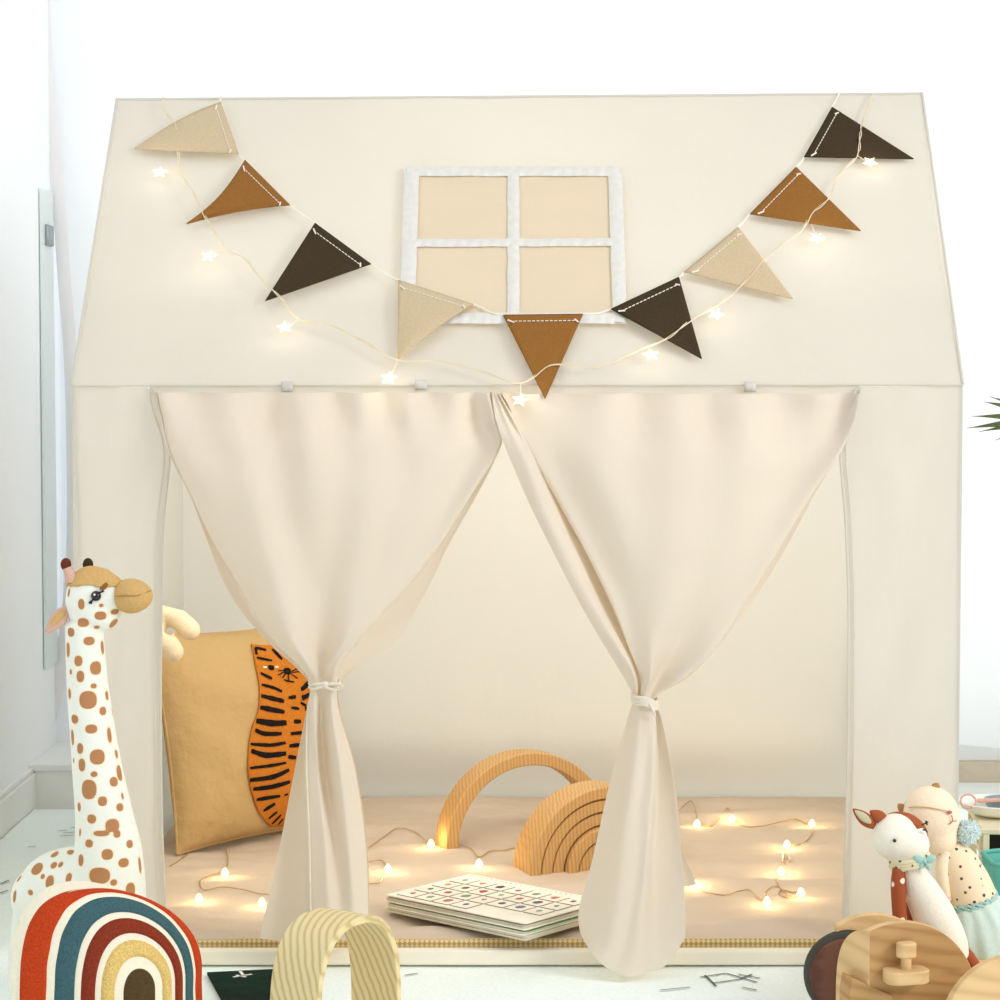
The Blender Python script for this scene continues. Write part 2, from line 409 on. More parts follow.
sm = MB().tube([eL.lerp(eR, k / 40) + Vector((0, -.002, -.001 + .0008 * nz(k * .7, 0, 0))) for k in range(41)], .0014, 8)
sm.build('eave_piping', M['tent'], tent)
sm = MB()
for a, c in ((eL, rL), (eR, rR)): sm.tube([a.lerp(c, k / 12) for k in range(13)], .0022, 8)
for x, sx in ((outL, -1), (outR, 1)): sm.tube([crs(x, k / 20) + Vector((-sx * .003, .003, 0)) for k in range(21)], .003, 8)
sm.tube([rL.lerp(rR, k / 30) + Vector((0, 0, -.002)) for k in range(31)], .003, 8)
sm.build('edge_piping', M['tent'], tent)
MB().box((-HW + .02, -.031, .0025), (HW - .02, -.011, .0235)).build('base_rail', M['rail'], tent, bevel=.004)

# roof window
def roof(px, py, off=.0):
    return onplane(px, py, eL + RN * off, RN)
def quad_strip(mb, poly, off, k=0, ripple=0):
    pass
tr = MB()
def band(mb, a, c, w, off, n=24, seed=0.0):       # flat rippled ribbon along roof from pixel a to pixel c, w pixels wide
    ax, ay = a; cx, cy = c; L = math.hypot(cx - ax, cy - ay); nx, ny = -(cy - ay) / L, (cx - ax) / L
    def fn(u, v):
        x = ax + (cx - ax) * u; y = ay + (cy - ay) * u; q = (v - .5) * w
        wob = .6 * nz(u * 9, seed, v)
        ht = off + .0006 * math.sin(u * L * .55 + v * 2.5 + seed) * (.4 + .6 * math.sin(PI * v)) + .002 * math.sin(PI * v)
        return roof(x + nx * (q + wob), y + ny * (q + wob), ht)
    mb.grid(fn, max(8, int(L / 1.6)), 4)
pn = MB()
def pane_fn(u, v):
    x = 411 + u * 205 - (1 - u) * 4 * v + u * 2 * v; y = 171 + v * 146
    return roof(x, y, .0035 + .0008 * nz(u * 5, v * 5, 4))
pn.grid(pane_fn, 20, 20).build('window_pane', M['pane'], tent, fixn=False, angle=180)
band(tr, (407, 171), (621, 171), 10, .0055, seed=1)
band(tr, (412, 167), (407, 322), 15, .006, seed=2); band(tr, (615, 166), (620, 322), 14, .006, seed=3)
band(tr, (402, 318), (626, 318), 11, .0055, seed=4)
band(tr, (513.5, 174), (513.5, 316), 12, .005, seed=5); band(tr, (414, 243), (614, 242), 8, .0055, seed=6)
tr.build('window_trim', M['satin'], tent, fixn=False, angle=180)
for (x, y) in ((287, 387), (421, 385), (750, 387)):
    t = MB().grid(lambda u, v: at(x - 6 + u * 12, y - 5 + v * 10, YF - .004 - .003 * math.sin(PI * v)), 3, 4)
    t.build('hanging_tab', M['tab'], tent, solid=.0015, fixn=False)

# ---- front curtains, sewn along the eave
def curtain(rows, gathers, base):
    R = [[at(x, y, base(y) + d) for x, y, d in r] for r in rows]
    def fn(u, v):
        x = v * (len(R) - 1); i = min(int(x), len(R) - 2)
        loc = [crs(R[max(0, min(len(R) - 1, i + k))], u) for k in (-1, 0, 1, 2)]
        p = cr(loc, 1, x - i)
        g = 1 - smoothstep(0.0, 2.6, x)
        ed = smoothstep(0, .3, u) * smoothstep(0, .25, 1 - u)
        p.y -= (g * .012 * math.sin(u * gathers * 2 * PI + 2.0 * math.sin(u * 9)) + (1 - smoothstep(1, 6, x)) * smoothstep(.1, 1.0, x) * .0065 * (math.sin(u * 41 + .8) + .8 * math.sin(u * 66 + 2))) * ed
        p.z -= .0016 * (.5 + .5 * math.sin(u * gathers * 2 * PI + 2.0 * math.sin(u * 9))) * (1 - smoothstep(0, .6, x))
        p.y -= smoothstep(1, 4.5, x) * (1 - smoothstep(7, 8, x)) * .006 * math.sin(u * 33 + 1 + x * .3) * ed
        p.y -= smoothstep(8.6, 10, x) * .0025 * math.sin(u * 30 + 2)
        p.y += .0025 * nz(u * 9, x * 1.2, gathers)
        return p
    return fn
def flat(y, cols): return [(c[0], c[1] if len(c) > 2 else y, c[-1]) for c in cols]
LC = [
 flat(392, [(155, 0), (158, 0), (163, 0), (245, 0), (330, 0), (410, 0), (485, 0), (491, 0), (498, 0)]),
 flat(420, [(161, .01), (165, .012), (165, 0), (245, -.01), (330, -.015), (412, -.01), (492, -.002), (491, .008), (500, .008)]),
 flat(451, [(170, .02), (176, .025), (172, 0), (250, -.02), (330, -.03), (415, -.02), (497, 445, -.002), (490, .02), (500, 446, .012)]),
 flat(495, [(187, 487, .03), (198, .035), (193, 0), (258, -.03), (330, -.04), (405, -.03), (471, 490, -.005), (464, .03), (482, 486, .03)]),
 flat(546, [(207, 540, .03), (222, .035), (218, -.005), (270, -.035), (330, -.033), (388, -.035), (440, 541, -.005), (433, .03), (453, 537, .03)]),
 flat(597, [(229, 593, .03), (248, .03), (245, 590, -.01), (284, -.038), (328, -.02), (368, -.036), (403, 591, -.01), (398, .025), (427, 590, .03)]),
 flat(640, [(263, 637, .02), (276, .02), (271, 634, -.015), (298, -.038), (326, 645, -.004), (346, -.034), (364, 635, -.015), (361, .015), (397, 640, .02)]),
 flat(666, [(296, 668, .01), (301, .012), (298, 664, -.015), (312, -.032), (323, -.004), (331, -.030), (341, 664, -.015), (339, .01), (361, 664, .012)]),
 flat(685, [(309, .004), (311, .008), (311, -.008), (316, -.016), (323, -.008), (331, -.018), (337, -.01), (337, .006), (340, .003)]),
 flat(712, [(306, .008), (309, .012), (307, -.01), (315, -.022), (321, -.004), (332, -.026), (339, -.01), (338, .008), (341, .006)]),
 flat(768, [(295, .012), (305, .016), (306, -.016), (317, -.018), (325, 0.0), (340, -.034), (354, -.008), (352, .01), (356, .014)]),
 flat(840, [(281, .014), (304, .018), (309, -.018), (324, -.026), (335, -.016), (349, -.03), (365, -.006), (360, .012), (367, .016)]),
 flat(900, [(268, .014), (304, .018), (310, -.02), (326, -.03), (340, -.026), (354, -.03), (368, -.006), (362, .012), (369, .016)]),
 flat(940, [(260, 938, .012), (302, 945, .016), (311, -.02), (327, -.03), (340, -.028), (354, -.03), (368, -.006), (362, .012), (369, .016)]),
]
RC = [
 flat(393, [(492, -.012), (498, -.012), (503, -.006), (509, -.004), (600, 0), (720, 0), (850, 0), (853, 0), (857, 0)]),
 flat(420, [(496, -.02), (511, -.022), (517, -.002), (519, -.012), (605, -.02), (720, -.015), (846, 0), (842, .01), (849, .01)]),
 flat(455, [(508, -.022), (528, -.027), (537, .02), (535, -.012), (615, -.03), (725, -.028), (832, 0), (826, .02), (838, 453, .02)]),
 flat(501, [(528, -.025), (546, -.03), (562, .03), (561, -.012), (628, -.042), (722, -.035), (803, 0), (797, .03), (811, .03)]),
 flat(552, [(553, -.025), (568, -.03), (590, .03), (588, -.015), (638, -.042), (710, -.035), (774, -.005), (767, .03), (784, .03)]),
 flat(602, [(579, -.025), (593, -.03), (612, .025), (612, -.018), (646, -.036), (693, -.03), (744, -.008), (737, .02), (754, 600, .025)]),
 flat(647, [(604, 645, -.02), (619, -.028), (631, .015), (629, -.018), (648, -.032), (676, -.014), (716, -.014), (709, .01), (719, 646, .012)]),
 flat(676, [(624, 678, -.015), (634, -.022), (640, .004), (640, -.018), (649, -.026), (660, -.006), (688, -.016), (682, .006), (690, .006)]),
 flat(698, [(633, -.003), (637, -.014), (640, -.006), (642, -.016), (646, -.018), (650, -.01), (655, -.012), (654, .004), (656, .003)]),
 flat(720, [(627, 0), (636, -.018), (644, -.022), (650, -.024), (655, -.02), (657, -.004), (662, -.014), (661, .005), (662, .006)]),
 flat(785, [(609, .004), (624, -.025), (640, -.034), (651, -.035), (657, -.022), (658, .0), (674, -.014), (671, .008), (675, .01)]),
 flat(860, [(592, .004), (612, -.03), (632, -.042), (645, -.044), (651, -.03), (655, -.004), (681, -.014), (676, .008), (682, .01)]),
 [(579, 908, .004), (601, 930, -.03), (621, 941, -.042), (636, 943, -.045), (648, 941, -.036), (658, 936, -.016), (685, 912, -.014), (679, 915, .008), (684, 914, .01)],
 [(580, 932, .004), (590, 951, -.03), (607, 968, -.042), (626, 976, -.045), (648, 973, -.036), (668, 963, -.02), (685, 938, -.014), (680, 938, .008), (685, 936, .01)],
]
cbase = lambda y: YF - .012 - .026 * smoothstep(392, 460, y) - .022 * smoothstep(780, 900, y)
for rows, g, tie, tw in ((LC, 12, (324.5, 681), 15.0), (RC, 13, (645, 698), 12.5)):
    mb = MB().grid(curtain(rows, g, cbase), 150, 190)
    if rows is RC:
        mb.grid(lambda u, v: at(676 + 21 * u * v ** 1.1, 832 + 56 * v - 3 * u * v, -.028 + .004 * math.sin(3 * u) + .01 * v), 6, 10)
    cu = mb.build('front_curtain', M['curtain'], tent, fixn=False, angle=180)
    tb = MB(); c = at(tie[0], tie[1], cbase(tie[1]) - .006); rx = tw / F * 2.96
    tilt = .12 if rows is LC else .28
    ring = [c + Vector((rx * math.cos(a), .0215 * math.sin(a), (-tilt * rx * math.cos(a) if rows is RC else 0) - .002 + .0015 * math.sin(3 * a))) for a in [2 * PI * k / 36 for k in range(37)]]
    if rows is LC:
        tb.tube(ring, .0022, 8, cap=False); tb.tube([q + Vector((0, 0, -.005 + .001 * math.sin(k))) for k, q in enumerate(ring)], .002, 8, cap=False)
        kc = c + Vector((rx * .55, -.021, -.003)); 
        tb.tube([kc + Vector((.011 * math.cos(a) + .004, -.003 * math.sin(a), .0045 * math.sin(a) - .0015)) for a in [2 * PI * k / 16 for k in range(17)]], .0018, 7, cap=False)
        tb.ball(kc + Vector((-.008, 0, .001)), (.004, .004, .0045))
    else:
        for dz in (.003, 0, -.003, -.006): tb.tube([q + Vector((0, 0, dz)) for q in ring], .0024, 8, cap=False)
        tb.tube([c + Vector((.004, -.022, -.004)), c + Vector((.009, -.026, -.012)), c + Vector((.012, -.024, -.022))], .0018, 7, smooth=4)
    tb.build('tieback', M['tie'], cu)
    hs = MB()
    if rows is LC:
        R = [[at(x, y, cbase(y) + d) for x, y, d in r] for r in rows]
        hs.tube([crs([r[2] for r in R[9:]], k / 24) + Vector((.001, -.003, 0)) for k in range(25)], .0012, 6)
        hs.build('hem_stitching', M['tie'], cu)

# ------------------------------------------------------------------ mat
MZ = .036
def mat_top(x, y):
    e = min((x + .585) / .05, (.615 - x) / .05, (y + .004) / .05, (1.053 - y) / .05); k = smoothstep(0, 1, max(0, min(1, e)))
    w = 1.5 * (.0045 * nz(x * 3.2, y * 9, 2) + .0035 * nz(x * 6 + y * 5, y * 16 - x * 3, 7) + .002 * nz(x * 18, y * 30, 11))
    w += .0028 * math.sin(y * 46 + 2 * nz(x * 4, y * 2, 0)) * (.4 + .6 * smoothstep(-.1, .4, x))
    return MZ - .004 * (1 - k) + w * k
mat = thing('play_mat', 'cream quilted mat with woven edge covering the tent floor', 'mat', (0, .5, .0))
tp = MB().grid(lambda u, v: Vector((-.585 + 1.2 * u, -.004 + 1.054 * v, mat_top(-.585 + 1.2 * u, -.004 + 1.054 * v))), 170, 170)
tp.build('quilted_top', M['mat'], mat, fixn=False, angle=180)
def edge_fn(u, v):
    a = v * PI * .9 - PI * .45
    return Vector((-.585 + 1.17 * u, -.0035 - .004 * math.cos(a), .023 + .0105 * math.sin(a) + .003 * nz(u * 11, 0, 0) * v))
eb = MB().grid(edge_fn, 200, 8)
eb.box((-.58, .0, .0025), (.58, .985, .012)).build('woven_edge', M['weave'], mat, fixn=False, angle=60)
def onmat(px, py, dz=0.0):
    q = onz(px, py, MZ)
    for _ in range(4): q = onz(px, py, mat_top(q.x, q.y) + dz)
    return q

# ------------------------------------------------------------------ bunting
bun = thing('felt_bunting', 'garland of nine beige, brown and charcoal felt pennants across the roof', 'garland', tuple(roof(540, 330)))
flags = [((221, 102), (239, 154), (134, 149), 'beige', (3, -6), (0, 0)),
         ((245, 160), (290, 205), (186, 224), 'brown', (3, 5), (0, -3)),
         ((315, 223), (371, 264), (265, 301), 'dark', (0, 0), (0, 0)),
         ((398, 280), (473, 304), (398, 361), 'beige', (0, 0), (0, -3)),
         ((503, 315), (583, 314), (545, 399), 'brown', (0, 0), (0, 0)),
         ((611, 309), (679, 277), (702, 359), 'dark', (0, 0), (0, 0)),
         ((684, 272), (738, 227), (793, 299), 'beige', (0, 0), (0, 0)),
         ((750, 214), (796, 167), (861, 231), 'brown', (0, 0), (0, 0)),
         ((804, 157), (832, 107), (914, 159), 'dark', (0, 0), (0, 0))]
cpts = [(223, 98)]
for i, (a, c, t, col, b1, b2) in enumerate(flags):
    def fpt(u, v, lift=0, a=a, c=c, t=t, b1=b1, b2=b2, i=i):      # u along the hem, v towards the tip
        e0 = (a[0] + (t[0] - a[0]) * v + b1[0] * math.sin(PI * v), a[1] + (t[1] - a[1]) * v + b1[1] * math.sin(PI * v))
        e1 = (c[0] + (t[0] - c[0]) * v + b2[0] * math.sin(PI * v), c[1] + (t[1] - c[1]) * v + b2[1] * math.sin(PI * v))
        x = e0[0] + (e1[0] - e0[0]) * u; y = e0[1] + (e1[1] - e0[1]) * u
        wv = (.006 if i == 1 else .007 if i in (0, 3) else .003) * math.sin(PI * v) * math.sin(2.5 * u + i)
        return roof(x, y, .0095 + abs(wv) + .003 * v * (1 - v) + lift)
    fl = MB().grid(lambda u, v: fpt(u, min(v, .995)), 14, 24).build('pennant', M[col], bun, solid=.0016, fixn=False, angle=180)
    fl['label'] = {'beige': 'beige felt pennant', 'brown': 'caramel brown felt pennant', 'dark': 'dark charcoal felt pennant'}[col]
    st = MB()
    for k in range(15):
        u0 = .05 + .9 * k / 15; st.tube([fpt(u0, .075, .0016), fpt(u0 + .04, .075, .0016)], .0007, 5)
    st.tube([fpt(.03, .06, .002), fpt(.1, .09, .003)], .0012, 5); st.tube([fpt(.92, .06, .002), fpt(.98, .09, .003)], .0012, 5)
    st.build('hem_stitching', M['cord'], fl)
    cpts += [a, c]
cpts += [(840, 92)]
cd_ = MB().tube([roof(x, y, .0075) for x, y in cpts], .0013, 6, smooth=4)
cd_.build('cord', M['cord'], bun)

# ------------------------------------------------------------------ star lights on the roof
def lamp(loc, energy, col, r=.01, parent=None):
    l = bpy.data.lights.new('bulb_light', 'POINT'); l.energy = energy; l.color = col; l.shadow_soft_size = r
    o = bpy.data.objects.new('bulb_light', l); COL.objects.link(o); o.location = loc; return o
sl = thing('star_string_lights', 'string of nine glowing star fairy lights draped below the bunting', 'string lights', tuple(roof(520, 385)))
wp = [(163, 97), (165, 112), (176, 126), (178, 150), (181, 172), (192, 190), (203, 213), (216, 234), (226, 250), (244, 258), (262, 280), (281, 298), (299, 319),
      (330, 325), (365, 342), (398, 360), (440, 361), (480, 371), (521, 383), (552, 365), (590, 368), (615, 361), (640, 350), (668, 338), (690, 321), (718, 305), (742, 285),
      (770, 254), (800, 232), (812, 214), (830, 197), (838, 176), (857, 156), (860, 138), (862, 125), (868, 106), (875, 93)]
w = MB()
dense = [crs([Vector((x, y, 0)) for x, y in wp], k / 260) for k in range(261)]
for ph in (0, PI):
    w.tube([roof(q.x + .9 * math.cos(k * .55 + ph), q.y + .9 * math.sin(k * .55 + ph) * .6, .0135 + .0012 * math.sin(k * .55 + ph)) for k, q in enumerate(dense)], .0008, 5)
stars = [((181, 172), (160, 172)), ((226, 250), (209, 256)), ((299, 319), (285, 327)), ((398, 360), (389, 378)), ((521, 383), (520, 400)),
         ((640, 350), (651, 355)), ((718, 305), (716, 314)), ((812, 226), (817, 238)), ((858, 156), (870, 162))]
for a, c in stars: w.tube([roof(a[0], a[1], .0135), roof((a[0] + c[0]) / 2, (a[1] + c[1]) / 2 + 1, .015), roof(c[0], c[1], .014)], .0008, 5, smooth=3)
w.build('wire', M['wire'], sl)
TX = (eR - eL).normalized(); TZ = RN.cross(TX).normalized()
if TZ.z < 0: TZ = -TZ
for i, (a, c) in enumerate(stars):
    ctr = roof(c[0], c[1], .014); r0 = random.uniform(0, 1.2); s = MB()
    ring = []
    for k in range(10):
        rr = .0125 if k % 2 == 0 else .0055; an = r0 + k * PI / 5
        ring.append(ctr + (TX * math.cos(an) + TZ * math.sin(an)) * rr)
    vs = ring + [ctr + RN * .005, ctr - RN * .005]
    s.add(vs, [(k, (k + 1) % 10, 10) for k in range(10)] + [((k + 1) % 10, k, 11) for k in range(10)])
    s.build('star_bulb', M['star'], sl, smooth=False)
    lamp(ctr + RN * .022, .026, (1, .85, .6), .012)

# ------------------------------------------------------------------ copper fairy lights on the mat
fl_ = thing('fairy_lights', 'copper wire fairy lights with glowing bulbs trailing over the mat', 'string lights', tuple(onmat(480, 870)))
wires = [[(170, 866), (185, 856), (205, 838), (222, 842), (228, 860), (224, 870), (208, 876), (200, 881), (204, 890), (222, 887), (245, 890), (262, 894), (285, 893), (330, 885), (368, 884), (380, 882), (382, 875), (386, 866), (380, 860), (366, 862), (362, 855),
         (368, 848), (385, 836), (398, 828), (415, 832), (431, 843), (450, 843), (470, 848), (479, 857), (490, 851), (505, 850), (518, 848), (560, 852), (620, 836), (668, 818),
         (690, 801), (696, 812), (698, 822), (712, 826), (727, 808), (732, 816), (745, 826), (762, 826), (780, 822), (795, 819), (805, 823), (812, 824),
         (813, 832), (807, 840), (797, 845), (787, 845), (783, 855), (783, 861), (787, 864), (791, 860), (787, 856), (783, 860), (785, 867), (779, 872), (776, 880), (782, 890), (788, 894), (786, 897), (779, 894), (782, 890), (792, 892), (801, 892),
         (792, 897), (780, 888), (772, 887), (765, 893), (766, 902), (757, 897), (750, 890), (738, 891), (725, 895), (707, 892), (697, 886), (690, 880)]]
w = MB()
for p_ in wires:
    pts = [onmat(x, y, .003) for x, y in p_]
    w.tube(pts, .0009, 6, smooth=6)
w.build('wire', M['copper'], fl_)
bulbs = [(225, 873), (199, 899), (262, 903), (388, 869), (431, 844), (479, 864), (697, 824), (732, 819), (812, 824), (787, 845), (781, 872), (801, 893), (767, 902), (696, 885)]
for (x, y) in bulbs:
    c = onmat(x, y, .006)
    bm_ = MB().ball(c, (.0058, .0058, .0062), nu=14, nv=10, fn=lambda q: Vector((q.x * (1 - .45 * max(0, q.z)), q.y * (1 - .45 * max(0, q.z)), q.z * (1.25 if q.z > 0 else 1))))
    bm_.build('bulb', M['bulb'], fl_)
    lamp(c + Vector((0, -.004, .013)), .06, (1, .72, .36), .006)
for (x, y, z) in ((-.35, .9, .62), (.35, .9, .62)): pass

# ------------------------------------------------------------------ tiger cushion
ca = math.radians(44); eu = Vector((math.cos(ca), math.sin(ca), 0)); fn_ = Vector((math.sin(ca), -math.cos(ca), 0))
lean = math.radians(12)
ev = (Vector((0, 0, 1)) * math.cos(lean) - fn_ * math.sin(lean)).normalized(); en = eu.cross(ev).normalized()
if en.y > 0: en = -en
CW, CH, CT = .36, .355, .062
c0 = onmat(180, 856)
corg = c0 + eu * (CW / 2 - .005) + Vector((0, 0, .004))
def cush(u, v, side):                      # u,v in -1..1
    pin = .055
    x = u * CW / 2 * (1 - pin * (1 - v * v)); z = CH / 2 + v * CH / 2 * (1 - pin * (1 - u * u))
    t = CT * max(0, (1 - abs(u) ** 2.6)) ** .55 * max(0, (1 - abs(v) ** 2.6)) ** .55
    t += .004 * nz(u * 3, v * 3, 5) * (1 - max(abs(u), abs(v)) ** 4) + .004 * math.sin(6 * u + 9 * v) * max(0, .6 - u) * (1 - abs(v) ** 3) * (1 - abs(u) ** 3) * .5
    return corg + eu * x + ev * z + en * (t * side + .001 * side)
cu = thing('throw_cushion', 'square mustard linen cushion with an embroidered tiger leaning inside the tent', 'cushion', tuple(corg))
b = MB()
for sd in (1, -1): b.grid(lambda u, v: cush(2 * u - 1, 2 * v - 1, sd), 60, 60)
b.build('cushion_cover', M['cushion'], cu, merge=True, angle=180)
pp = MB().tube([cush(*q, 0) for q in [(-1 + 2 * k / 20, -1) for k in range(21)] + [(1, -1 + 2 * k / 20) for k in range(1, 21)] + [(1 - 2 * k / 20, 1) for k in range(1, 21)] + [(-1, 1 - 2 * k / 20) for k in range(1, 21)]], .0022, 6)
pp.build('piping', M['cushion'], cu)
tri = MB()
for sd in (1, -1): tri.grid(lambda u, v: cush(2 * u - 1, 2 * v - 1, sd), 60, 60)
ctree = BVHTree.FromPolygons(tri.v, tri.f)
def cuv(px, py):                            # pixel -> cushion coordinates
    hit = ctree.ray_cast(CAM, ray(px, py))[0]
    if hit is None: hit = onplane(px, py, corg + en * .05, en)
    q = hit - corg; v = (q.dot(ev) - CH / 2) / (CH / 2); u = q.dot(eu) / (CW / 2)
    for _ in range(3):
        vv = (q.dot(ev) - CH / 2) / (CH / 2) / (1 - .055 * (1 - u * u)); u = q.dot(eu) / (CW / 2) / (1 - .055 * (1 - v * v)); v = vv
    return Vector((max(-.98, min(.98, u)), max(-.98, min(.98, v)), 0))
zt = lambda p: cuv(220 + .2 * p[0], 630 + .2 * p[1])
Lo = [zt(p) for p in [(155, 80), (165, 150), (180, 220), (190, 280), (185, 400), (150, 500), (135, 620), (135, 720), (160, 840), (200, 930), (245, 982)]]
uc = zt((328, 210)).x
def tiger_fn(u, v):
    a = crs(Lo, v); x0 = a.x; x1 = 2 * uc - a.x
    ear = .035 * (abs(2 * u - 1) ** 3) * (1 - smoothstep(0, .12, v)) - .02 * (1 - smoothstep(0, .15, v))
    return cush(x0 + (x1 - x0) * u, max(-.97, a.y + ear - .03 * smoothstep(.9, 1, v) * (1 - abs(2 * u - 1))), 1) + en * .0035
tg = MB().grid(tiger_fn, 40, 60).build('tiger_patch', M['tiger'], cu, solid=.003, fixn=False, angle=180)
def stroke(mb, pts, wd, off=.0062, mirror=False):
    Q = [zt(p) for p in pts]
    if mirror: Q = [Vector((2 * uc - q.x, q.y, 0)) for q in Q]
    n = max(6, 5 * (len(Q) - 1)); wu = wd * .2 / F * 3.65 / (CH / 2) * .5
    vs = []; P_ = [crs(Q, k / n) for k in range(n + 1)]
    for k in range(n + 1):
        t = P_[min(k + 1, n)] - P_[max(k - 1, 0)]; t.normalize(); s_ = Vector((-t.y, t.x, 0))
        ww = wu * (.75 + .35 * math.sin(PI * k / n)) * (1 + .25 * nz(k * 1.3, pts[0][0], 0))
        for sg in (-1, 1):
            q = P_[k] + s_ * ww * sg; vs.append(cush(q.x, q.y, 1) + en * off)
    mb.add(vs, [(2 * k, 2 * k + 1, 2 * k + 3, 2 * k + 2) for k in range(n)])
sb = MB()
for pts, wd in (([(195, 330), (310, 358)], 24), ([(190, 388), (312, 412)], 26), ([(170, 455), (250, 468), (322, 465)], 30), ([(165, 500), (210, 520), (298, 520)], 22),
                ([(142, 572), (240, 577), (318, 565)], 18), ([(145, 605), (220, 628), (320, 618)], 26), ([(138, 692), (240, 680), (320, 665)], 15), ([(138, 752), (250, 737), (335, 700)], 22),
                ([(155, 797), (250, 785), (340, 760)], 22), ([(172, 850), (290, 832)], 18), ([(207, 905), (265, 870)], 18), ([(232, 945), (275, 910)], 13), ([(248, 972), (295, 925)], 13), ([(278, 975), (305, 945)], 11),
                ([(192, 217), (250, 245)], 16), ([(197, 275), (250, 288), (300, 310)], 16), ([(172, 140), (250, 155)], 14), ([(166, 90), (172, 125)], 15), ([(166, 90), (220, 102)], 15), ([(250, 97), (300, 150)], 18),
                ([(332, 340), (370, 335)], 18), ([(345, 390), (385, 395)], 15), ([(358, 460), (395, 458)], 20), ([(342, 520), (400, 515)], 18), ([(335, 582), (390, 575)], 20), ([(330, 635), (370, 640)], 20),
                ([(395, 302), (440, 270)], 18), ([(397, 335), (432, 328)], 15), ([(392, 365), (420, 380)], 15), ([(310, 828), (330, 822)], 10)):
    stroke(sb, pts, wd)
    if max(p[0] for p in pts) < 345 and pts[0][0] < 300 and abs(pts[0][1] - 190) > 20: stroke(sb, pts, wd, mirror=True)
sb.build('stripes', M['black'], tg, fixn=False)
fb = MB()
for pts, wd in (([(308, 208), (342, 208)], 34), ([(275, 228), (310, 212)], 6), ([(278, 205), (310, 205)], 6), ([(298, 242), (318, 220)], 6), ([(345, 208), (385, 190)], 6), ([(345, 214), (388, 210)], 6),
                ([(345, 222), (378, 245)], 6), ([(308, 250), (332, 258), (360, 262)], 8), ([(330, 225), (332, 256)], 8), ([(230, 190), (258, 190)], 26)):
    stroke(fb, pts, wd, .0068)
    if wd == 26: stroke(fb, pts, wd, .0068, True)
fb.build('face_embroidery', M['black'], tg, fixn=False)
for mir in (False, True):
    for pts in ([(204, 188), (222, 188)], [(264, 188), (280, 186)]):
        fb = MB(); stroke(fb, pts, 10, .0068, mir); fb.build('eye_white', M['eyewhite'], tg, fixn=False)

# ------------------------------------------------------------------ cream plush peeking out behind the left panel
py_ = .30
pl = thing('plush_toy', 'cream plush toy with two stubby limbs peeking from behind the left tent panel', 'plush toy', (-.535, py_, MZ))
def remesh_obj(mb, name, mat, parent, voxel=.004, smooth=6):
    ob = mb.build(name, mat, parent, fixn=True, angle=180)
    md = ob.modifiers.new('r', 'REMESH'); md.mode = 'VOXEL'; md.voxel_size = voxel
    ms = ob.modifiers.new('s', 'SMOOTH'); ms.factor = .5; ms.iterations = smooth
    dg = bpy.context.evaluated_depsgraph_get(); me = bpy.data.meshes.new_from_object(ob.evaluated_get(dg))
    old = ob.data; ob.modifiers.clear(); ob.data = me; bpy.data.meshes.remove(old); me.name = name
    me.polygons.foreach_set('use_smooth', [True] * len(me.polygons)); return ob
bx = -.566
b = MB().ball((bx, py_, .13), (.030, .045, .095)); b.ball((bx, py_, .29), (.029, .045, .12)); b.ball((bx, py_, .44), (.028, .045, .06))
b.tube([(bx + .01, py_, .385)] + [tuple(at(x, y, py_ - .01)) for x, y in ((163, 611), (178, 619), (189, 629))], [.02, .0165, .0165, .0165], 12)
b.ball(at(190, 630, py_ - .01), .0165)
b.tube([(bx + .01, py_ - .03, .37)] + [tuple(at(x, y, py_ - .035)) for x, y in ((160, 629), (168, 642), (173, 652))], [.02, .0165, .0165, .016], 12)
b.ball(at(173.5, 652, py_ - .035), .016)
remesh_obj(b, 'plush_body', M['plush'], pl, .005, 5)

# ------------------------------------------------------------------ wooden rainbow arches
def arch(name, label, c, yaw, R, th, depth, mat, group=None, seg=40, legs=0.0, span=PI, solid_half=False):
    e = Vector((math.cos(yaw), math.sin(yaw), 0)); d = Vector((-math.sin(yaw), math.cos(yaw), 0))
    o = []; i_ = []
    for k in range(seg + 1):
        a = span * k / seg; o.append(c + e * (-R * math.cos(a)) + Vector((0, 0, R * math.sin(a) + legs)))
        i_.append(c + e * (-(R - th) * math.cos(a)) + Vector((0, 0, (R - th) * math.sin(a) + legs)))
    if legs:
        o = [c - e * R] + o + [c + e * R]; i_ = [c - e * (R - th)] + i_ + [c + e * (R - th)]
    b = MB()
    if solid_half: b.prism(o, d * depth)
    else:
        n = len(o); vs = o + i_ + [q + d * depth for q in o] + [q + d * depth for q in i_]; fs = []
        for k in range(n - 1):
            fs += [(k, k + 1, n + k + 1, n + k), (2 * n + k, 3 * n + k, 3 * n + k + 1, 2 * n + k + 1), (k, 2 * n + k, 2 * n + k + 1, k + 1), (n + k, n + k + 1, 3 * n + k + 1, 3 * n + k)]
        fs += [(0, n, 3 * n, 2 * n), (n - 1, 3 * n - 1, 4 * n - 1, 2 * n - 1)]
        b.add(vs, fs)
    ob = b.build(name, mat, bevel=.0022, angle=35)
    return tag(ob, label, 'wooden arch', group)
gA = 'nested wooden rainbow arches on the mat'
f0 = onmat(449, 849)
yaw = math.radians(24)
Rb = .149
arch('wooden_arch', 'large open wooden arch standing on the mat behind the nested arches', f0 + Vector((math.cos(yaw), math.sin(yaw), 0)) * (Rb - .004) - Vector((0, 0, .002)), yaw, Rb, .021, .05, M['wood'], gA)
s0 = onmat(532, 876); yaw2 = math.radians(24)
sc_ = s0 + Vector((math.cos(yaw2), math.sin(yaw2), 0)) * .128 - Vector((0, 0, .003))
names = ['outermost of the nested wooden arches beside the right curtain', 'second wooden arch inside the outermost nested arch', 'third wooden arch in from outside of the nested set',
         'fourth wooden arch in from outside of the nested set', 'fifth wooden arch in, around the innermost half disc']
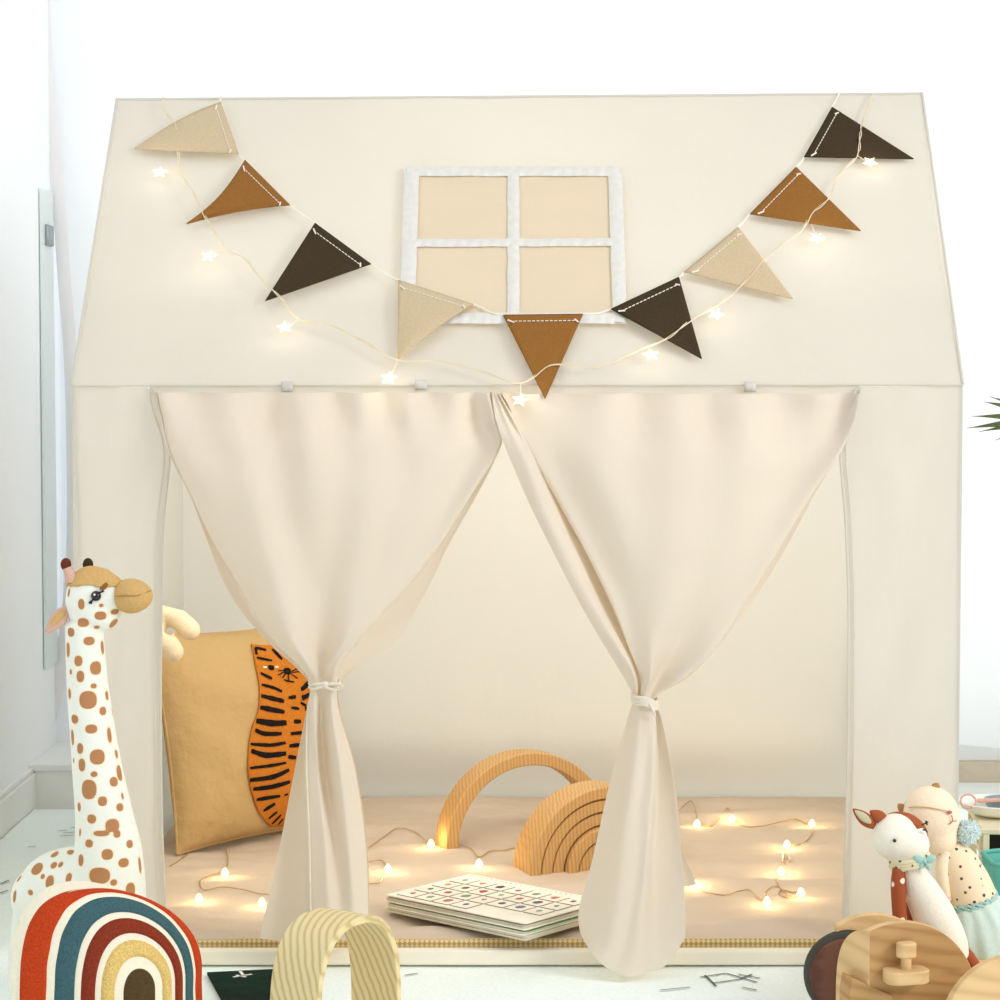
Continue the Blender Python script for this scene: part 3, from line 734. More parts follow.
for k, nm in enumerate(names):
    d = Vector((-math.sin(yaw2), math.cos(yaw2), 0))
    arch('wooden_arch', nm, sc_ + d * (.004 * ((k * 7) % 3) - .002 * k), yaw2, .131 - .0205 * k, .0185, .066, M['wood'], gA)
arch('wooden_arch', 'innermost solid half disc of the nested wooden arches', sc_, yaw2, .131 - .0205 * 5, .008, .066, M['wood'], gA, solid_half=True, seg=16)

# ------------------------------------------------------------------ picture calendar book
A0 = onmat(386, 916); A0.z = MZ + .003
Bf = onmat(525, 949); Bf.z = A0.z
ex = (Bf - A0); Lx = ex.length; ex.normalize(); ey = Vector((-ex.y, ex.x, 0)); Ly = .178
bk = thing('picture_book', 'thick board book with a grid of small pictures lying on the mat', 'book', tuple(A0))
z0 = A0.z + .0035
def page(mb, z, t, sh=(0, 0), lift=0.0, k=0, inset=0):
    pts = []
    r = .006; cs = [(inset + r, inset + r, PI), (Lx - inset - r, inset + r, 1.5 * PI), (Lx - inset - r, Ly - inset - r, 0), (inset + r, Ly - inset - r, .5 * PI)]
    for cx, cy, a0 in cs:
        for j in range(5):
            a = a0 + j * PI / 8; x = cx + r * math.cos(a); y = cy + r * math.sin(a)
            pts.append(A0 + ex * (x + sh[0]) + ey * (y + sh[1]) + Vector((0, 0, z - A0.z + lift * (1 - x / Lx) + .0 * y)))
    mb.prism(list(reversed(pts)), (0, 0, t), k)
zz = z0
spec = [('cardedge', .0032, 0), ('cardedge', .003, .001), ('card', .0016, -.001), ('cardedge', .003, .0), ('greencard', .0012, .002), ('card', .0022, .0), ('cardedge', .002, -.0015), ('cardedge', .0012, -.001)]
for i, (mt, t, s_) in enumerate(spec):
    b = MB(); page(b, zz, t, (s_, s_ * .7)); b.build('page', M[mt], bk, angle=30); zz += t + .0004
zz += .0015; b = MB(); page(b, zz, .0018, (-.001, .001)); b.build('front_cover', M['card'], bk, angle=30); zt_ = zz + .0018
pc = [(168, 70, 60), (90, 90, 110), (206, 150, 70), (120, 160, 110), (110, 130, 150), (90, 70, 60), (196, 110, 90), (150, 170, 160)]
pm = [plain('picture ink %s' % ('abcdefgh'[k]), c, .6) for k, c in enumerate(pc)]
nc, nr = 7, 4; tw, thh = (Lx - .022) / nc, (Ly - .03) / nr
for r_ in range(nr):
    for c_ in range(nc):
        if r_ == 0 and c_ in (4, 5, 6): continue
        x = .010 + c_ * tw; y = .008 + r_ * thh
        P0 = lambda a, b_, h: A0 + ex * (x + a * tw) + ey * (y + b_ * thh) + Vector((0, 0, zt_ - A0.z + h))
        t = MB().prism([P0(.04, .05, .0012), P0(.95, .05, .0012), P0(.95, .94, .0012), P0(.04, .94, .0012)], (0, 0, -.0011), 0, 1).build('picture_tile', [M['card'], M['gap']], bk, smooth=False)
        ic = MB(); k = (r_ * 5 + c_ * 3) % 8; n = (3, 5, 8, 12)[(r_ + c_) % 4]; r0 = .15 + .05 * ((r_ * 3 + c_) % 3)
        ic.prism([P0(.5 + r0 * (1 if j % 2 else .72) * math.cos(2 * PI * j / (2 * n)) * .8, .52 + r0 * (1 if j % 2 else .72) * math.sin(2 * PI * j / (2 * n)), .0018) for j in range(2 * n)], (0, 0, -.0005))
        ic.build('picture', pm[k], t, smooth=False)
hb = MB()
for k in range(26):
    c = A0 + ex * (.012 + (Lx - .024) * k / 25) + ey * (Ly - .0075) + Vector((0, 0, zt_ - A0.z + .0004))
    hb.tube([c - Vector((0, 0, .0003)), c + Vector((0, 0, .0003))], .0016, 8)
hb.build('binding_holes', M['cardedge'], bk)

# ------------------------------------------------------------------ giraffe
GY = -.19
gs = F / (3 + GY)
gir = thing('giraffe_plush', 'tall spotted plush giraffe with tan muzzle standing beside the tent', 'plush toy', (-.46, GY, .002))
g = lambda x, y, dy=0.0: at(x, y, GY + dy)
R_ = lambda p: p / gs
b = MB()
neck = [(84, 622, 19), (85, 645, 19.5), (88, 690, 21), (93, 735, 23), (98, 775, 25.5), (104, 815, 29), (108, 850, 34), (109, 885, 37), (108, 930, 38), (106, 985, 33)]
b.tube([g(x, y) for x, y, r in neck], [R_(r) for x, y, r in neck], 24, smooth=4)
b.ball(g(91.5, 600), (R_(26), R_(23), R_(33)), nu=28, nv=18)
b.ball(g(98, 614, -.002), (R_(23), R_(20), R_(18)), nu=24, nv=14); b.ball(g(101, 596, -.002), (R_(18), R_(20), R_(27)), nu=24, nv=14); b.ball(g(109, 597, -.004), (R_(17), R_(17), R_(22)), nu=24, nv=14)
b.tube([g(108, 890), g(85, 885, .015), g(62, 885, .03), g(46, 893, .04)], [R_(36), R_(36), R_(37), R_(34)], 24, smooth=4)
b.ball(g(70, 872, .02), R_(26)); b.ball(g(44, 897, .04), R_(34)); b.ball(g(106, 1000), (R_(30), R_(30), R_(14)))
b.tube([g(40, 900, .045), g(30, 950, .05), g(28, 1000, .05)], [R_(26), R_(22), R_(20)], 18, smooth=3)
gb = remesh_obj(b, 'giraffe_body', M['giraffe'], gir, .0024, 8)
zmin = min(v.co.z for v in gb.data.vertices) + gir.location.z
org = world_loc(gb)
bv = BVHTree.FromPolygons([v.co + org for v in gb.data.vertices], [p.vertices for p in gb.data.polygons])
spots3 = [(325, 257, 11, 18), (402, 303, 20, 14), (333, 330, 20, 15), (460, 287, 16, 9), (456, 335, 18, 18), (405, 262, 7, 6), (387, 349, 9, 6), (283, 369, 15, 15), (357, 404, 19, 14), (410, 430, 10, 24), (313, 484, 14, 18),
          (272, 440, 10, 26), (384, 512, 21, 23), (321, 546, 13, 20), (283, 528, 5, 9), (375, 584, 10, 8), (352, 640, 30, 31), (278, 615, 9, 18), (428, 622, 9, 16), (412, 684, 13, 14), (298, 717, 16, 15), (365, 756, 20, 15), (438, 780, 9, 28),
          (290, 790, 9, 28), (320, 834, 12, 18), (388, 868, 24, 25), (466, 856, 8, 15), (327, 900, 13, 22), (295, 882, 4, 8), (376, 937, 11, 9), (478, 930, 15, 26), (456, 966, 16, 16), (352, 990, 26, 30), (450, 690, 6, 18), (275, 210, 7, 15), (278, 318, 10, 8)]
spots4 = [(390, 28, 25, 26), (327, 60, 13, 22), (376, 97, 11, 9), (478, 92, 15, 28), (456, 127, 16, 16), (355, 158, 27, 34), (410, 205, 15, 16), (316, 228, 9, 15), (480, 229, 14, 13), (366, 276, 16, 15), (450, 302, 24, 22), (405, 334, 28, 9), (468, 335, 12, 13),
          (356, 374, 15, 13), (519, 376, 14, 13), (429, 418, 19, 18), (283, 408, 12, 22), (323, 441, 13, 20), (218, 417, 19, 9), (131, 412, 17, 13), (495, 451, 19, 15), (147, 475, 28, 20), (215, 461, 12, 11), (243, 458, 8, 14), (64, 470, 7, 18), (77, 514, 9, 17),
          (199, 528, 16, 24), (275, 512, 11, 20), (397, 503, 37, 28), (171, 506, 8, 8), (455, 530, 11, 10), (523, 560, 19, 25), (560, 460, 8, 30), (58, 585, 9, 22), (122, 570, 11, 9), (320, 545, 9, 8), (320, 330, 5, 14), (490, 185, 5, 12)]
cen = []
seen = set()
for L_, oy in ((spots3, 540), (spots4, 750)):
    for x, y, rx, ry in L_:
        X, Y = x * .25, oy + y * .25
        if oy == 540 and Y > 770: continue
        h = bv.ray_cast(CAM, ray(X, Y))
        if h[0] is None: continue
        cen.append((h[0], (rx * 1.12 + 1.5) * .25 / gs, (ry * 1.1 + 1.5) * .25 / gs))
rr_ = random.Random(9)
vs_ = gb.data.vertices
tries = 0
while len(cen) < 170 and tries < 4000:
    tries += 1
    q = vs_[rr_.randrange(len(vs_))]; w_ = q.co + org
    facing = q.normal.dot((CAM - w_).normalized())
    px_y = 387 + (.785 - w_.z) * gs
    if facing > -.05 and px_y < 905: continue
    r = rr_.uniform(.003, .008)
    if all((w_ - c).length > r + max(a_, b_) + .007 for c, a_, b_ in cen): cen.append((w_, r, r * rr_.uniform(.8, 1.3)))
attr = gb.data.attributes.new('print', 'FLOAT', 'POINT')
from mathutils.kdtree import KDTree
kd = KDTree(len(cen))
for i, c in enumerate(cen): kd.insert(c[0], i)
kd.balance()
vals = []
for q in vs_:
    w_ = q.co + org; best = 1.0
    for _, i, d in kd.find_n(w_, 6):
        c, a_, b_ = cen[i]; e = w_ - c
        hd = math.sqrt(e.x * e.x + e.y * e.y) / a_; vd = abs(e.z) / b_; k = (hd ** 2.4 + vd ** 2.4) ** (1 / 2.4)
        best = min(best, (k - 1) * min(a_, b_) * (1 + .1 * nz(w_.x * 200, w_.z * 200, i)))
    vals.append(.5 + best / .016)
attr.data.foreach_set('value', vals)
def rotm(ax, an): return Matrix.Rotation(an, 3, ax)
MB().ball(g(133, 596, -.012), (R_(20), R_(18), R_(17.5)), nu=28, nv=18, fn=lambda q: Vector((q.x, q.y, q.z * (1 - .12 * q.x)))).build('muzzle', M['tan'], gir, angle=180)
sm_ = MB().tube([g(118, 595, -.012) + Vector((0, -R_(15), 0)), g(128, 594, -.012) + Vector((0, -R_(18.2), 0)), g(140, 594, -.012) + Vector((0, -R_(17), 0)), g(152, 590, -.012) + Vector((0, -R_(6), 0))], .0007, 6, smooth=5)
sm_.build('mouth_seam', M['seam'], gir)
def skin_patch(ob, test, off):            # a sewn-on patch following the surface of a plush body
    me = ob.data; o_ = world_loc(ob); idx = {}; vs = []; fs = []
    for p in me.polygons:
        if all(test(me.vertices[q].co + o_) for q in p.vertices):
            f = []
            for q in p.vertices:
                if q not in idx: idx[q] = len(vs); vs.append(me.vertices[q].co + o_ + me.vertices[q].normal * off)
                f.append(idx[q])
            fs.append(f)
    return MB().add(vs, fs)
fz = g(90, 586).z
skin_patch(gb, lambda q: q.z > fz + .0012 * math.sin(q.x * 90), .0012).build('forehead_patch', M['tan'], gir, fixn=False, angle=180, solid=.002)
for (bx_, by, tx, ty, dy) in ((72, 582, 66, 563, -.01), (88, 575, 88, 563, .02)):
    h = MB().tube([g(bx_, by, dy), g((bx_ + tx) / 2, (by + ty) / 2, dy), g(tx, ty + 3, dy)], [R_(7), R_(5.2), R_(4.4)], 12, smooth=3).build('horn', M['pinkplush'] if dy < 0 else M['tan'], gir)
    MB().ball(g(tx, ty + 1.5, dy), (R_(5.4), R_(5.4), R_(6.6))).build('horn_tip', M['maroon'] if dy < 0 else M['dark'], h)
def leaf_blob(a, c, wd, th, nrm=Vector((0, -1, 0)), n=14):
    d = c - a; s_ = d.cross(nrm).normalized(); nn = s_.cross(d).normalized(); b = MB()
    vs = []; m_ = 14
    for i in range(n + 1):
        t = i / n; w_ = wd * math.sin(PI * min(1, t * .93 + .04)) ** .75 * (1.15 - .3 * t)
        for j in range(m_):
            an = 2 * PI * j / m_; vs.append(a + d * t + s_ * w_ * math.cos(an) + nn * th * math.sin(an) * math.sin(PI * min(1, .05 + .9 * t)))
    b.add(vs, [(i * m_ + j, i * m_ + (j + 1) % m_, (i + 1) * m_ + (j + 1) % m_, (i + 1) * m_ + j) for i in range(n) for j in range(m_)] + [tuple(range(m_)), tuple(n * m_ + j for j in reversed(range(m_)))])
    return b
ear = leaf_blob(g(68, 607, -.008), g(47, 633, -.012), R_(8), R_(3.5)).build('ear', M['pinkplush'], gir)
leaf_blob(g(65, 610, -.0125), g(51, 626, -.016), R_(3.6), R_(1.2)).build('inner_ear', M['tan'], ear)
leaf_blob(g(80, 600, .03), g(70, 622, .045), R_(7), R_(3.5)).build('ear', M['pinkplush'], gir)
def ghit(x, y):
    h = bv.ray_cast(CAM, ray(x, y))
    return h if h[0] is not None else bv.find_nearest(g(x, y, -R_(22)))
h = ghit(96, 596)
ep, enm = h[0], h[1]
MB().ball(ep, R_(5.2), nu=18, nv=12).build('eye', M['gloss'], gir)
lb = MB()
for a_, c_ in (((93, 600), (89, 603)), ((99, 593), (104, 591)), ((92, 601), (91, 604))):
    lb.tube([ghit(*a_)[0] + enm * .002, ghit(*c_)[0] + enm * .002], .0011, 6)
lb.build('eyelashes', M['gloss'], gir)
MB().ball(ep + Vector((-.0008, -R_(4.8), .0022)), R_(1.1)).build('eye_glint', M['white'], gir)
bw = MB(); pr = [ghit(x, y)[0] for x, y in ((101, 590), (104, 587), (107, 584))]
bw.tube([q + enm * .0008 for q in pr], [.0024, .0034, .003], 8, smooth=3).build('brow_patch', M['brown'], gir)

# ------------------------------------------------------------------ rainbow cushion
RY = -.42; ra = math.radians(41)
ue = Vector((math.cos(ra), math.sin(ra), 0)); un = Vector((math.sin(ra), -math.cos(ra), 0))
Rr = .127; LEG = .066; DOME = .062; GUS = .045
rc = at(140, 999, RY) - un * DOME; rc.z = LEG + .008
rcu = thing('rainbow_cushion', 'arched cream cushion with tufted rainbow stripes in rust, teal, maroon and yellow', 'cushion', (rc.x, rc.y, 0))
zup = Vector((0, 0, 1))
def rb_pt(r, s, w):                        # s in 0..1 along leg - arc - leg
    la, arc = LEG, PI * max(r, .02); tot = 2 * LEG / .4
    if s < .15: x, z = -r, -LEG * (1 - s / .15)
    elif s > .85: x, z = r, -LEG * (s - .85) / .15
    else:
        a = PI * (s - .15) / .7; k = r / .126; x, z = -r * math.cos(a) - .050 * k ** 1.7 * math.sin(a) ** 2, r * math.sin(a) * (1.28 - .34 * min(1.1, k) ** 4)
    return rc + ue * x + zup * z + un * w
def dome(r, s): 
    k = min(1, r / Rr); edge = smoothstep(0, .05, s) * smoothstep(0, .05, 1 - s)
    return DOME * (1 - k ** 2.2) * (.35 + .65 * edge) + .0015 * math.sin(s * 75) * k ** 4 * max(0, (1 - k) * 6 if k > .83 else 1)
b = MB()
NR = 16
b.grid(lambda u, v: rb_pt(Rr * v, u, dome(Rr * v, u)), 90, NR)
b.grid(lambda u, v: rb_pt(Rr * .84 * v, u, -GUS - .6 * dome(Rr * v, u)), 90, NR)
b.grid(lambda u, v: rb_pt(Rr * (1 - .16 * v) + .007 * math.sin(PI * v) + .0015 * math.sin(u * 75) * math.sin(PI * v), u, -GUS * v), 90, 10)
b.build('cushion_body', M['cream'], rcu, merge=True, angle=180)
for nm, r1, r2, cl, bn in (('rb_red', .102, .1255, 'rust red', 0), ('rb_teal', .0757, .0955, 'teal', 0), ('rb_wine', .0545, .0700, 'maroon', 0), ('rb_yellow', .0325, .0487, 'straw yellow', 0), ('rb_olive', .0, .0225, 'dark olive', 1)):
    bb = MB()
    def bf(u, v, r1=r1, r2=r2, bn=bn):
        r = r1 + (r2 - r1) * v; pr = (1 - (2 * v - 1) ** 4) if not bn else (1 - v ** 4)
        return rb_pt(r, u, dome(r, u) + .0045 * pr - .0006)
    bb.grid(bf, 110, 12); o_ = bb.build('rainbow_stripe', M[nm], rcu, fixn=False, angle=180); o_['label'] = cl + ' tufted stripe'

# ------------------------------------------------------------------ bentwood arch in the foreground
th_ = math.radians(35); ax_ = Vector((-math.cos(th_), math.sin(th_), 0)); bx_ = Vector((math.sin(th_), math.cos(th_), 0))
WY = -.40
pN = at(323, 992, WY); W_ = .165; wdt = .074; apex = at(370, 919, WY + .06).z
pN.z = 0
mid = pN + bx_ * (W_ / 2 - .012)
wo, wi = [], []
tkn = .0085
for k in range(49):
    a = PI * k / 48; ca_, sa = math.cos(a), math.sin(a)
    sx = (abs(ca_) ** .8) * (1 if ca_ > 0 else -1)
    hh = apex * (sa ** .62) if sa > 1e-6 else 0
    hi = (apex - tkn) * (sa ** .62) if sa > 1e-6 else 0
    wo.append(mid - bx_ * (sx * W_ / 2) + zup * (hh + .002)); wi.append(mid - bx_ * (sx * (W_ / 2 - tkn)) + zup * (hi + .002))
n = len(wo); b = MB(); vs = wo + wi + [q + ax_ * wdt for q in wo] + [q + ax_ * wdt for q in wi]; fs = []
for k in range(n - 1):
    fs += [(k, k + 1, n + k + 1, n + k), (2 * n + k, 3 * n + k, 3 * n + k + 1, 2 * n + k + 1), (k, 2 * n + k, 2 * n + k + 1, k + 1), (n + k, n + k + 1, 3 * n + k + 1, 3 * n + k)]
fs += [(0, n, 3 * n, 2 * n), (n - 1, 3 * n - 1, 4 * n - 1, 2 * n - 1)]
tag(b.add(vs, fs).build('bentwood_arch', M['wood2'], bevel=.0012, angle=35), 'pale bent plywood arch standing on the rug in front of the left curtain', 'wooden arch')

# ------------------------------------------------------------------ dark green card on the rug
gq = [onz(x, y, .006) for x, y in ((207, 972), (288, 968), (288, 1010), (228, 1010))]
gc_ = thing('picture_card', 'dark green printed card lying on the rug beside the rainbow cushion', 'card', tuple(gq[0]))
MB().prism([q for q in gq], (0, 0, -.004)).build('card_sheet', M['darkgreen'], gc_, smooth=False, bevel=.0006)
pb = MB()
for pts in ([(233, 977), (252, 974)], [(236, 975), (246, 977)], [(240, 971), (244, 976)]):
    a, c = [onz(x, y, .0064) for x, y in pts]; d = (c - a).normalized(); s_ = Vector((-d.y, d.x, 0)) * .0022
    pb.add([a - s_, c - s_, c + s_, a + s_], [(0, 1, 2, 3)])
pb.build('white_print', M['white'], gc_, smooth=False, fixn=False)

# ------------------------------------------------------------------ wooden doll cart, lower right
DY = -.36
ds = F / (3 + DY)
cart = thing('doll_cart', 'wooden doll cart with round-topped end, holding two plush dolls', 'toy cart', (.47, DY, .002))
D = lambda x, y, dy=0.0: at(x, y, DY + dy)
cy_ = math.radians(14)
ce = Vector((math.cos(cy_), math.sin(cy_), 0)); cdv = Vector((-math.sin(cy_), math.cos(cy_), 0))
cc = D(900, 1005); R0 = 85 / ds
lx = (866 - 900) / ds
def half_round(r, x_l, d0, th, low=-.25):
    a1 = math.acos(max(-1, min(1, x_l / r)))
    pts = [cc + ce * (r * math.cos(a)) + zup * (r * math.sin(a)) + cdv * d0 for a in [low + (a1 - low) * k / 48 for k in range(49)]]
    pts.append(Vector((pts[-1].x, pts[-1].y, pts[0].z)))
    return MB().prism(pts, cdv * th, 0, 1)
half_round(R0, lx, 0, .011).build('end_panel', [M['wood3'], M['wood4']], cart, bevel=.0012, angle=35)
half_round(R0 * .9, -.046, .085, .011).build('rear_panel', M['wood4'], cart, bevel=.0015, angle=35)
# rounded side board running back from the end panel
sd_ = Vector((-.52, .854, 0)).normalized(); sn_ = Vector((sd_.y, -sd_.x, 0)); zl = cc.z + math.sqrt(R0 * R0 - lx * lx); zb = .03
s0_ = cc + ce * lx; s0_.z = 0; LS = .062
so = [s0_ + zup * zb] + [s0_ + sd_ * (LS * math.sin(a)) + zup * (zb + (zl - zb) * math.cos(a) ** .55) for a in [PI / 2 * k / 24 for k in range(25)]]
MB().prism(so, sn_ * .010).build('side_board', M['wood4'], cart, bevel=.0015, angle=35)
bz = .045
b = MB(); b.prism([cc * 1 + ce * x + cdv * y + zup * (bz - cc.z) for x, y in ((.02, .012), (.17, .012), (.17, .26), (.02, .26))], (0, 0, .01))
b.build('bed_board', M['wood4'], cart, bevel=.0015)
# latch on the end panel
lp = D(906, 972, -.012)
def rounded(pc, w, h, d, e=ce, n=6):
    b = MB(); pts = []; r = min(w, h) * .42
    for cx, cz, a0 in ((w / 2 - r, h / 2 - r, 0), (-w / 2 + r, h / 2 - r, PI / 2), (-w / 2 + r, -h / 2 + r, PI), (w / 2 - r, -h / 2 + r, 1.5 * PI)):
        for j in range(n + 1):
            a = a0 + j * PI / 2 / n; pts.append(pc + e * (cx + r * math.cos(a)) + cdv * (cz + r * math.sin(a)))
    return b.prism(pts, (0, 0, d))
lt = rounded(lp + zup * -.012, .055, .036, .016).build('latch_block', M['wood4'], cart, bevel=.002, angle=35)
MB().tube([lp + ce * .0 + zup * .002, lp + zup * .020], .0065, 14).build('latch_post', M['wood4'], lt)
rounded(lp + zup * .018, .024, .017, .018).build('latch_knob', M['wood4'], lt, bevel=.002, angle=35)
b = MB(); b.prism([D(849, 994, -.01), D(852, 978, -.01), D(893, 996, -.01), D(893, 1012, -.01), D(849, 1012, -.01)], cdv * .03); b.build('front_board', M['wood3'], cart, bevel=.0012, angle=35)
# near round panel at lower right
pcn = D(1012, 1030, -.05); rp = 76 / (F / (3 + DY - .05))
b = MB(); b.prism([pcn + ce * (rp * math.cos(a)) + zup * (rp * math.sin(a)) for a in [-.3 + (PI + .6) * k / 40 for k in range(41)]], cdv * .012)
b.build('round_panel', M['wood4'], cart, bevel=.0015, angle=35)
# wheel
wc = D(850, 985, .07); wr = 45 / (F / (3 + DY + .07)); wc.z = wr + .003
wax = Vector((-.3, -.954, 0)); wax2 = Vector((-wax.y, wax.x, 0))
def ringpts(c, r, n=48, ph=0): return [c + wax2 * (r * math.cos(2 * PI * k / n)) + zup * (r * math.sin(2 * PI * k / n)) for k in range(n + 1)]
wl = MB().prism(ringpts(wc - wax * .011, wr - .006)[:-1], wax * .022).build('wheel', M['disc'], cart, bevel=.003, angle=35)
MB().tube(ringpts(wc, wr - .006), .009, 12, cap=False).build('tyre', M['tyre'], wl)
MB().tube([wc - wax * .05, wc + wax * .02], .006, 12).build('axle', M['wood4'], wl)

# ------------------------------------------------------------------ plush dolls in the cart
FY = -.235
fs_ = F / (3 + FY)
Q = lambda x, y, dy=0.0: at(x, y, FY + dy)
k_ = lambda p: p / fs_
deer = thing('deer_doll', 'off-white deer doll with rust ears, leaning in the wooden cart', 'plush doll', tuple(Q(950, 955)))
b = MB()
b.ball(Q(896, 837), (k_(25), k_(22), k_(24)), nu=26, nv=16); b.ball(Q(909, 845, -.004), (k_(21), k_(18), k_(18)), nu=24, nv=14); b.ball(Q(918, 836, -.004), (k_(9.5), k_(11), k_(10.5)))
b.ball(Q(902, 853), (k_(15), k_(15), k_(16)))
bp = [(905, 858, 12), (912, 872, 13), (922, 892, 18.5), (933, 915, 22), (943, 935, 22), (950, 950, 20), (956, 962, 14)]
b.tube([Q(x, y) for x, y, r in bp], [k_(r) for x, y, r in bp], 22, smooth=4)
remesh_obj(b, 'doll_body', M['doll'], deer, .0028, 8)
db = MB().ball(Q(904, 831.5, .007), (k_(25), k_(20), k_(19)), nu=30, nv=18, rot=rotm('Y', .42)); db.build('head_cap', M['rust'], deer, angle=180)
e1 = leaf_blob(Q(876, 828), Q(853, 809, -.01), k_(6.5), k_(2.6)).build('ear', M['rust'], deer)
leaf_blob(Q(871, 823, -.006), Q(855, 810.5, -.014), k_(4), k_(1.2)).build('inner_ear', M['earin'], e1)
leaf_blob(Q(887, 822, .0), Q(870, 811, -.004), k_(6.5), k_(4)).build('ear', M['rustdot'], deer)
MB().ball(Q(890.5, 836, 0) + Vector((0, -k_(23), 0)), k_(1.9)).build('eye', M['gloss'], deer)
nb = MB()
for a_, c_ in (((922, 825), (928, 822)), ((925, 829), (927, 832)), ((923, 830), (926, 830)), ((926, 821), (927, 825))): nb.tube([Q(*a_, -.02), Q(*c_, -.017)], .0011, 6)
nb.build('nose_stitching', M['gloss'], deer)
nk = Q(910, 861); 
ringb = []
cb = MB()
for dz in (-.004, 0, .004):
    cb.tube([nk + rotm('Y', -.22) @ Vector((k_(19) * math.cos(a), k_(17) * math.sin(a), dz)) for a in [2 * PI * k / 30 for k in range(31)]], .0036, 8, cap=False)
cb.build('neck_band', M['floral'], deer)
bwp = Q(921, 857) + Vector((0, -k_(18), 0)); bo = MB()
bo.ball(bwp, (.0035, .0035, .004))
for sg in (-1, 1):
    bo.ball(bwp + Vector((sg * .0075, 0, .002)), (.0075, .0035, .005), rot=rotm('Y', -sg * .5)); bo.ball(bwp + Vector((sg * .004, 0, -.006)), (.003, .0025, .006), rot=rotm('Y', -sg * .5))
bo.build('neck_bow', M['mintbow'], deer)
for (x0, x1, dy) in ((899, 899, -.012), (911, 913, .004)):
    am = MB().tube([Q(x0, 868, dy), Q((x0 + x1) / 2 - 1, 885, dy), Q(x1, 905, dy), Q(x1 + 1, 928, dy)], [k_(6.5), k_(7.5), k_(7.5), k_(6.5)], 14, smooth=4)
    am.ball(Q(x1 + 1, 928, dy), k_(6.5)); am.build('arm', M['rustdot'], deer, angle=180)
MB().tube([Q(962, 950, .01), Q(968, 957, .006), Q(975, 966, .0)], [k_(7), k_(7), k_(6)], 12, smooth=3).build('leg', M['rustdot'], deer, angle=180)

GY2 = -.15
hs_ = F / (3 + GY2)
H = lambda x, y, dy=0.0: at(x, y, GY2 + dy)
kk = lambda p: p / hs_
cat = thing('bear_doll', 'peach bear doll with mint skirt and blue pompom, behind the deer doll', 'plush doll', tuple(H(985, 958)))
b = MB().ball(H(931, 816), (kk(29), kk(25), kk(31)), nu=28, nv=18, rot=rotm('Y', -.35)); b.ball(H(938, 836), (kk(20), kk(20), kk(20)))
b.ball(H(945, 846), (kk(12), kk(12), kk(12)))
remesh_obj(b, 'doll_head', M['peachplain'], cat, .003, 6)
b = MB(); bp = [(946, 848, 13), (956, 862, 21), (966, 882, 24), (974, 902, 25), (980, 925, 25), (986, 950, 22)]
b.tube([H(x, y) for x, y, r in bp], [kk(r) for x, y, r in bp], 22, smooth=4); remesh_obj(b, 'doll_torso', M['peach'], cat, .003, 5)
am = MB().tube([H(947, 852, -.012), H(942, 866, -.016), H(943, 882, -.016), H(947, 898, -.014)], [kk(5.5), kk(6.5), kk(6.5), kk(5)], 14, smooth=4); am.ball(H(947, 898, -.014), kk(5)); am.build('arm', M['peachplain'], cat, angle=180)
def skirt_fn(u, v):
    c = crs([H(972, 902), H(976, 912), H(980, 930), H(983, 948), H(984, 960)], v); rr = kk(crs([Vector((x, 0, 0)) for x in (26, 32, 39, 40, 27)], v).x)
    a = 2 * PI * u; f = 1 + .03 * math.sin(a * 14) * (1 - .5 * v) + .03 * math.sin(a * 5 + 4 * v)
    return c + rotm('Y', -.28) @ Vector((rr * f * math.cos(a), rr * f * math.sin(a), 0))
MB().grid(skirt_fn, 120, 24).build('skirt', M['mint'], cat, fixn=False, angle=180)
rf = MB()
for k in range(2): rf.tube([H(971.5, 899 + k * 3) + rotm('Y', -.28) @ Vector((kk(26) * math.cos(a), kk(26) * math.sin(a), .0016 * math.sin(a * 22 + k))) for a in [2 * PI * j / 120 for j in range(121)]], .0016, 6, cap=False)
rf.build('skirt_waistband', M['mintbow'], cat)
for x0, y0, x1, y1 in ((906, 812, 898, 804), (934, 790, 938, 783)):
    leaf_blob(H(x0, y0), H(x1, y1), kk(4.5), kk(2.5)).build('ear', M['seam'], cat)
MB().ball(H(945, 808) + Vector((0, -kk(23), 0)), (kk(2.6), kk(2), kk(2))).build('nose', M['rose'], cat)
ms = MB()
for P_ in (((947, 811), (948, 816), (946, 819), (944, 820)), ((948, 816), (950, 817), (952, 816))): ms.tube([H(x, y) + Vector((0, -kk(22.5), 0)) for x, y in P_], .0007, 6, smooth=3)
ms.build('mouth_stitching', M['rose'], cat)
ss = MB().tube([H(x, y) + Vector((0, -kk(dp), 0)) for x, y, dp in ((906, 805, 14), (917, 803, 20.5), (930, 804, 24), (943, 807, 23.8))], .0007, 6, smooth=5)
ss.build('face_seam', M['tan'], cat)
MB().ball(H(945, 849), (kk(15), kk(14), kk(3)), rot=rotm('Y', -.3)).build('collar', M['floral'], cat)
pmc = H(968, 832, -.006); pbm = MB()
rp_ = random.Random(2)
pbm.ball(pmc, kk(10.5))
for k in range(260):
    d = Vector((rp_.gauss(0, 1), rp_.gauss(0, 1), rp_.gauss(0, 1))).normalized(); t = d.orthogonal().normalized()
    pbm.tube([pmc + d * kk(9), pmc + d * kk(11.5) + t * .001, pmc + d * kk(13 + rp_.uniform(-1, 1)) + t * .002], [.0013, .0011, .0006], 4)
pbm.build('pompom', M['pompom'], cat)

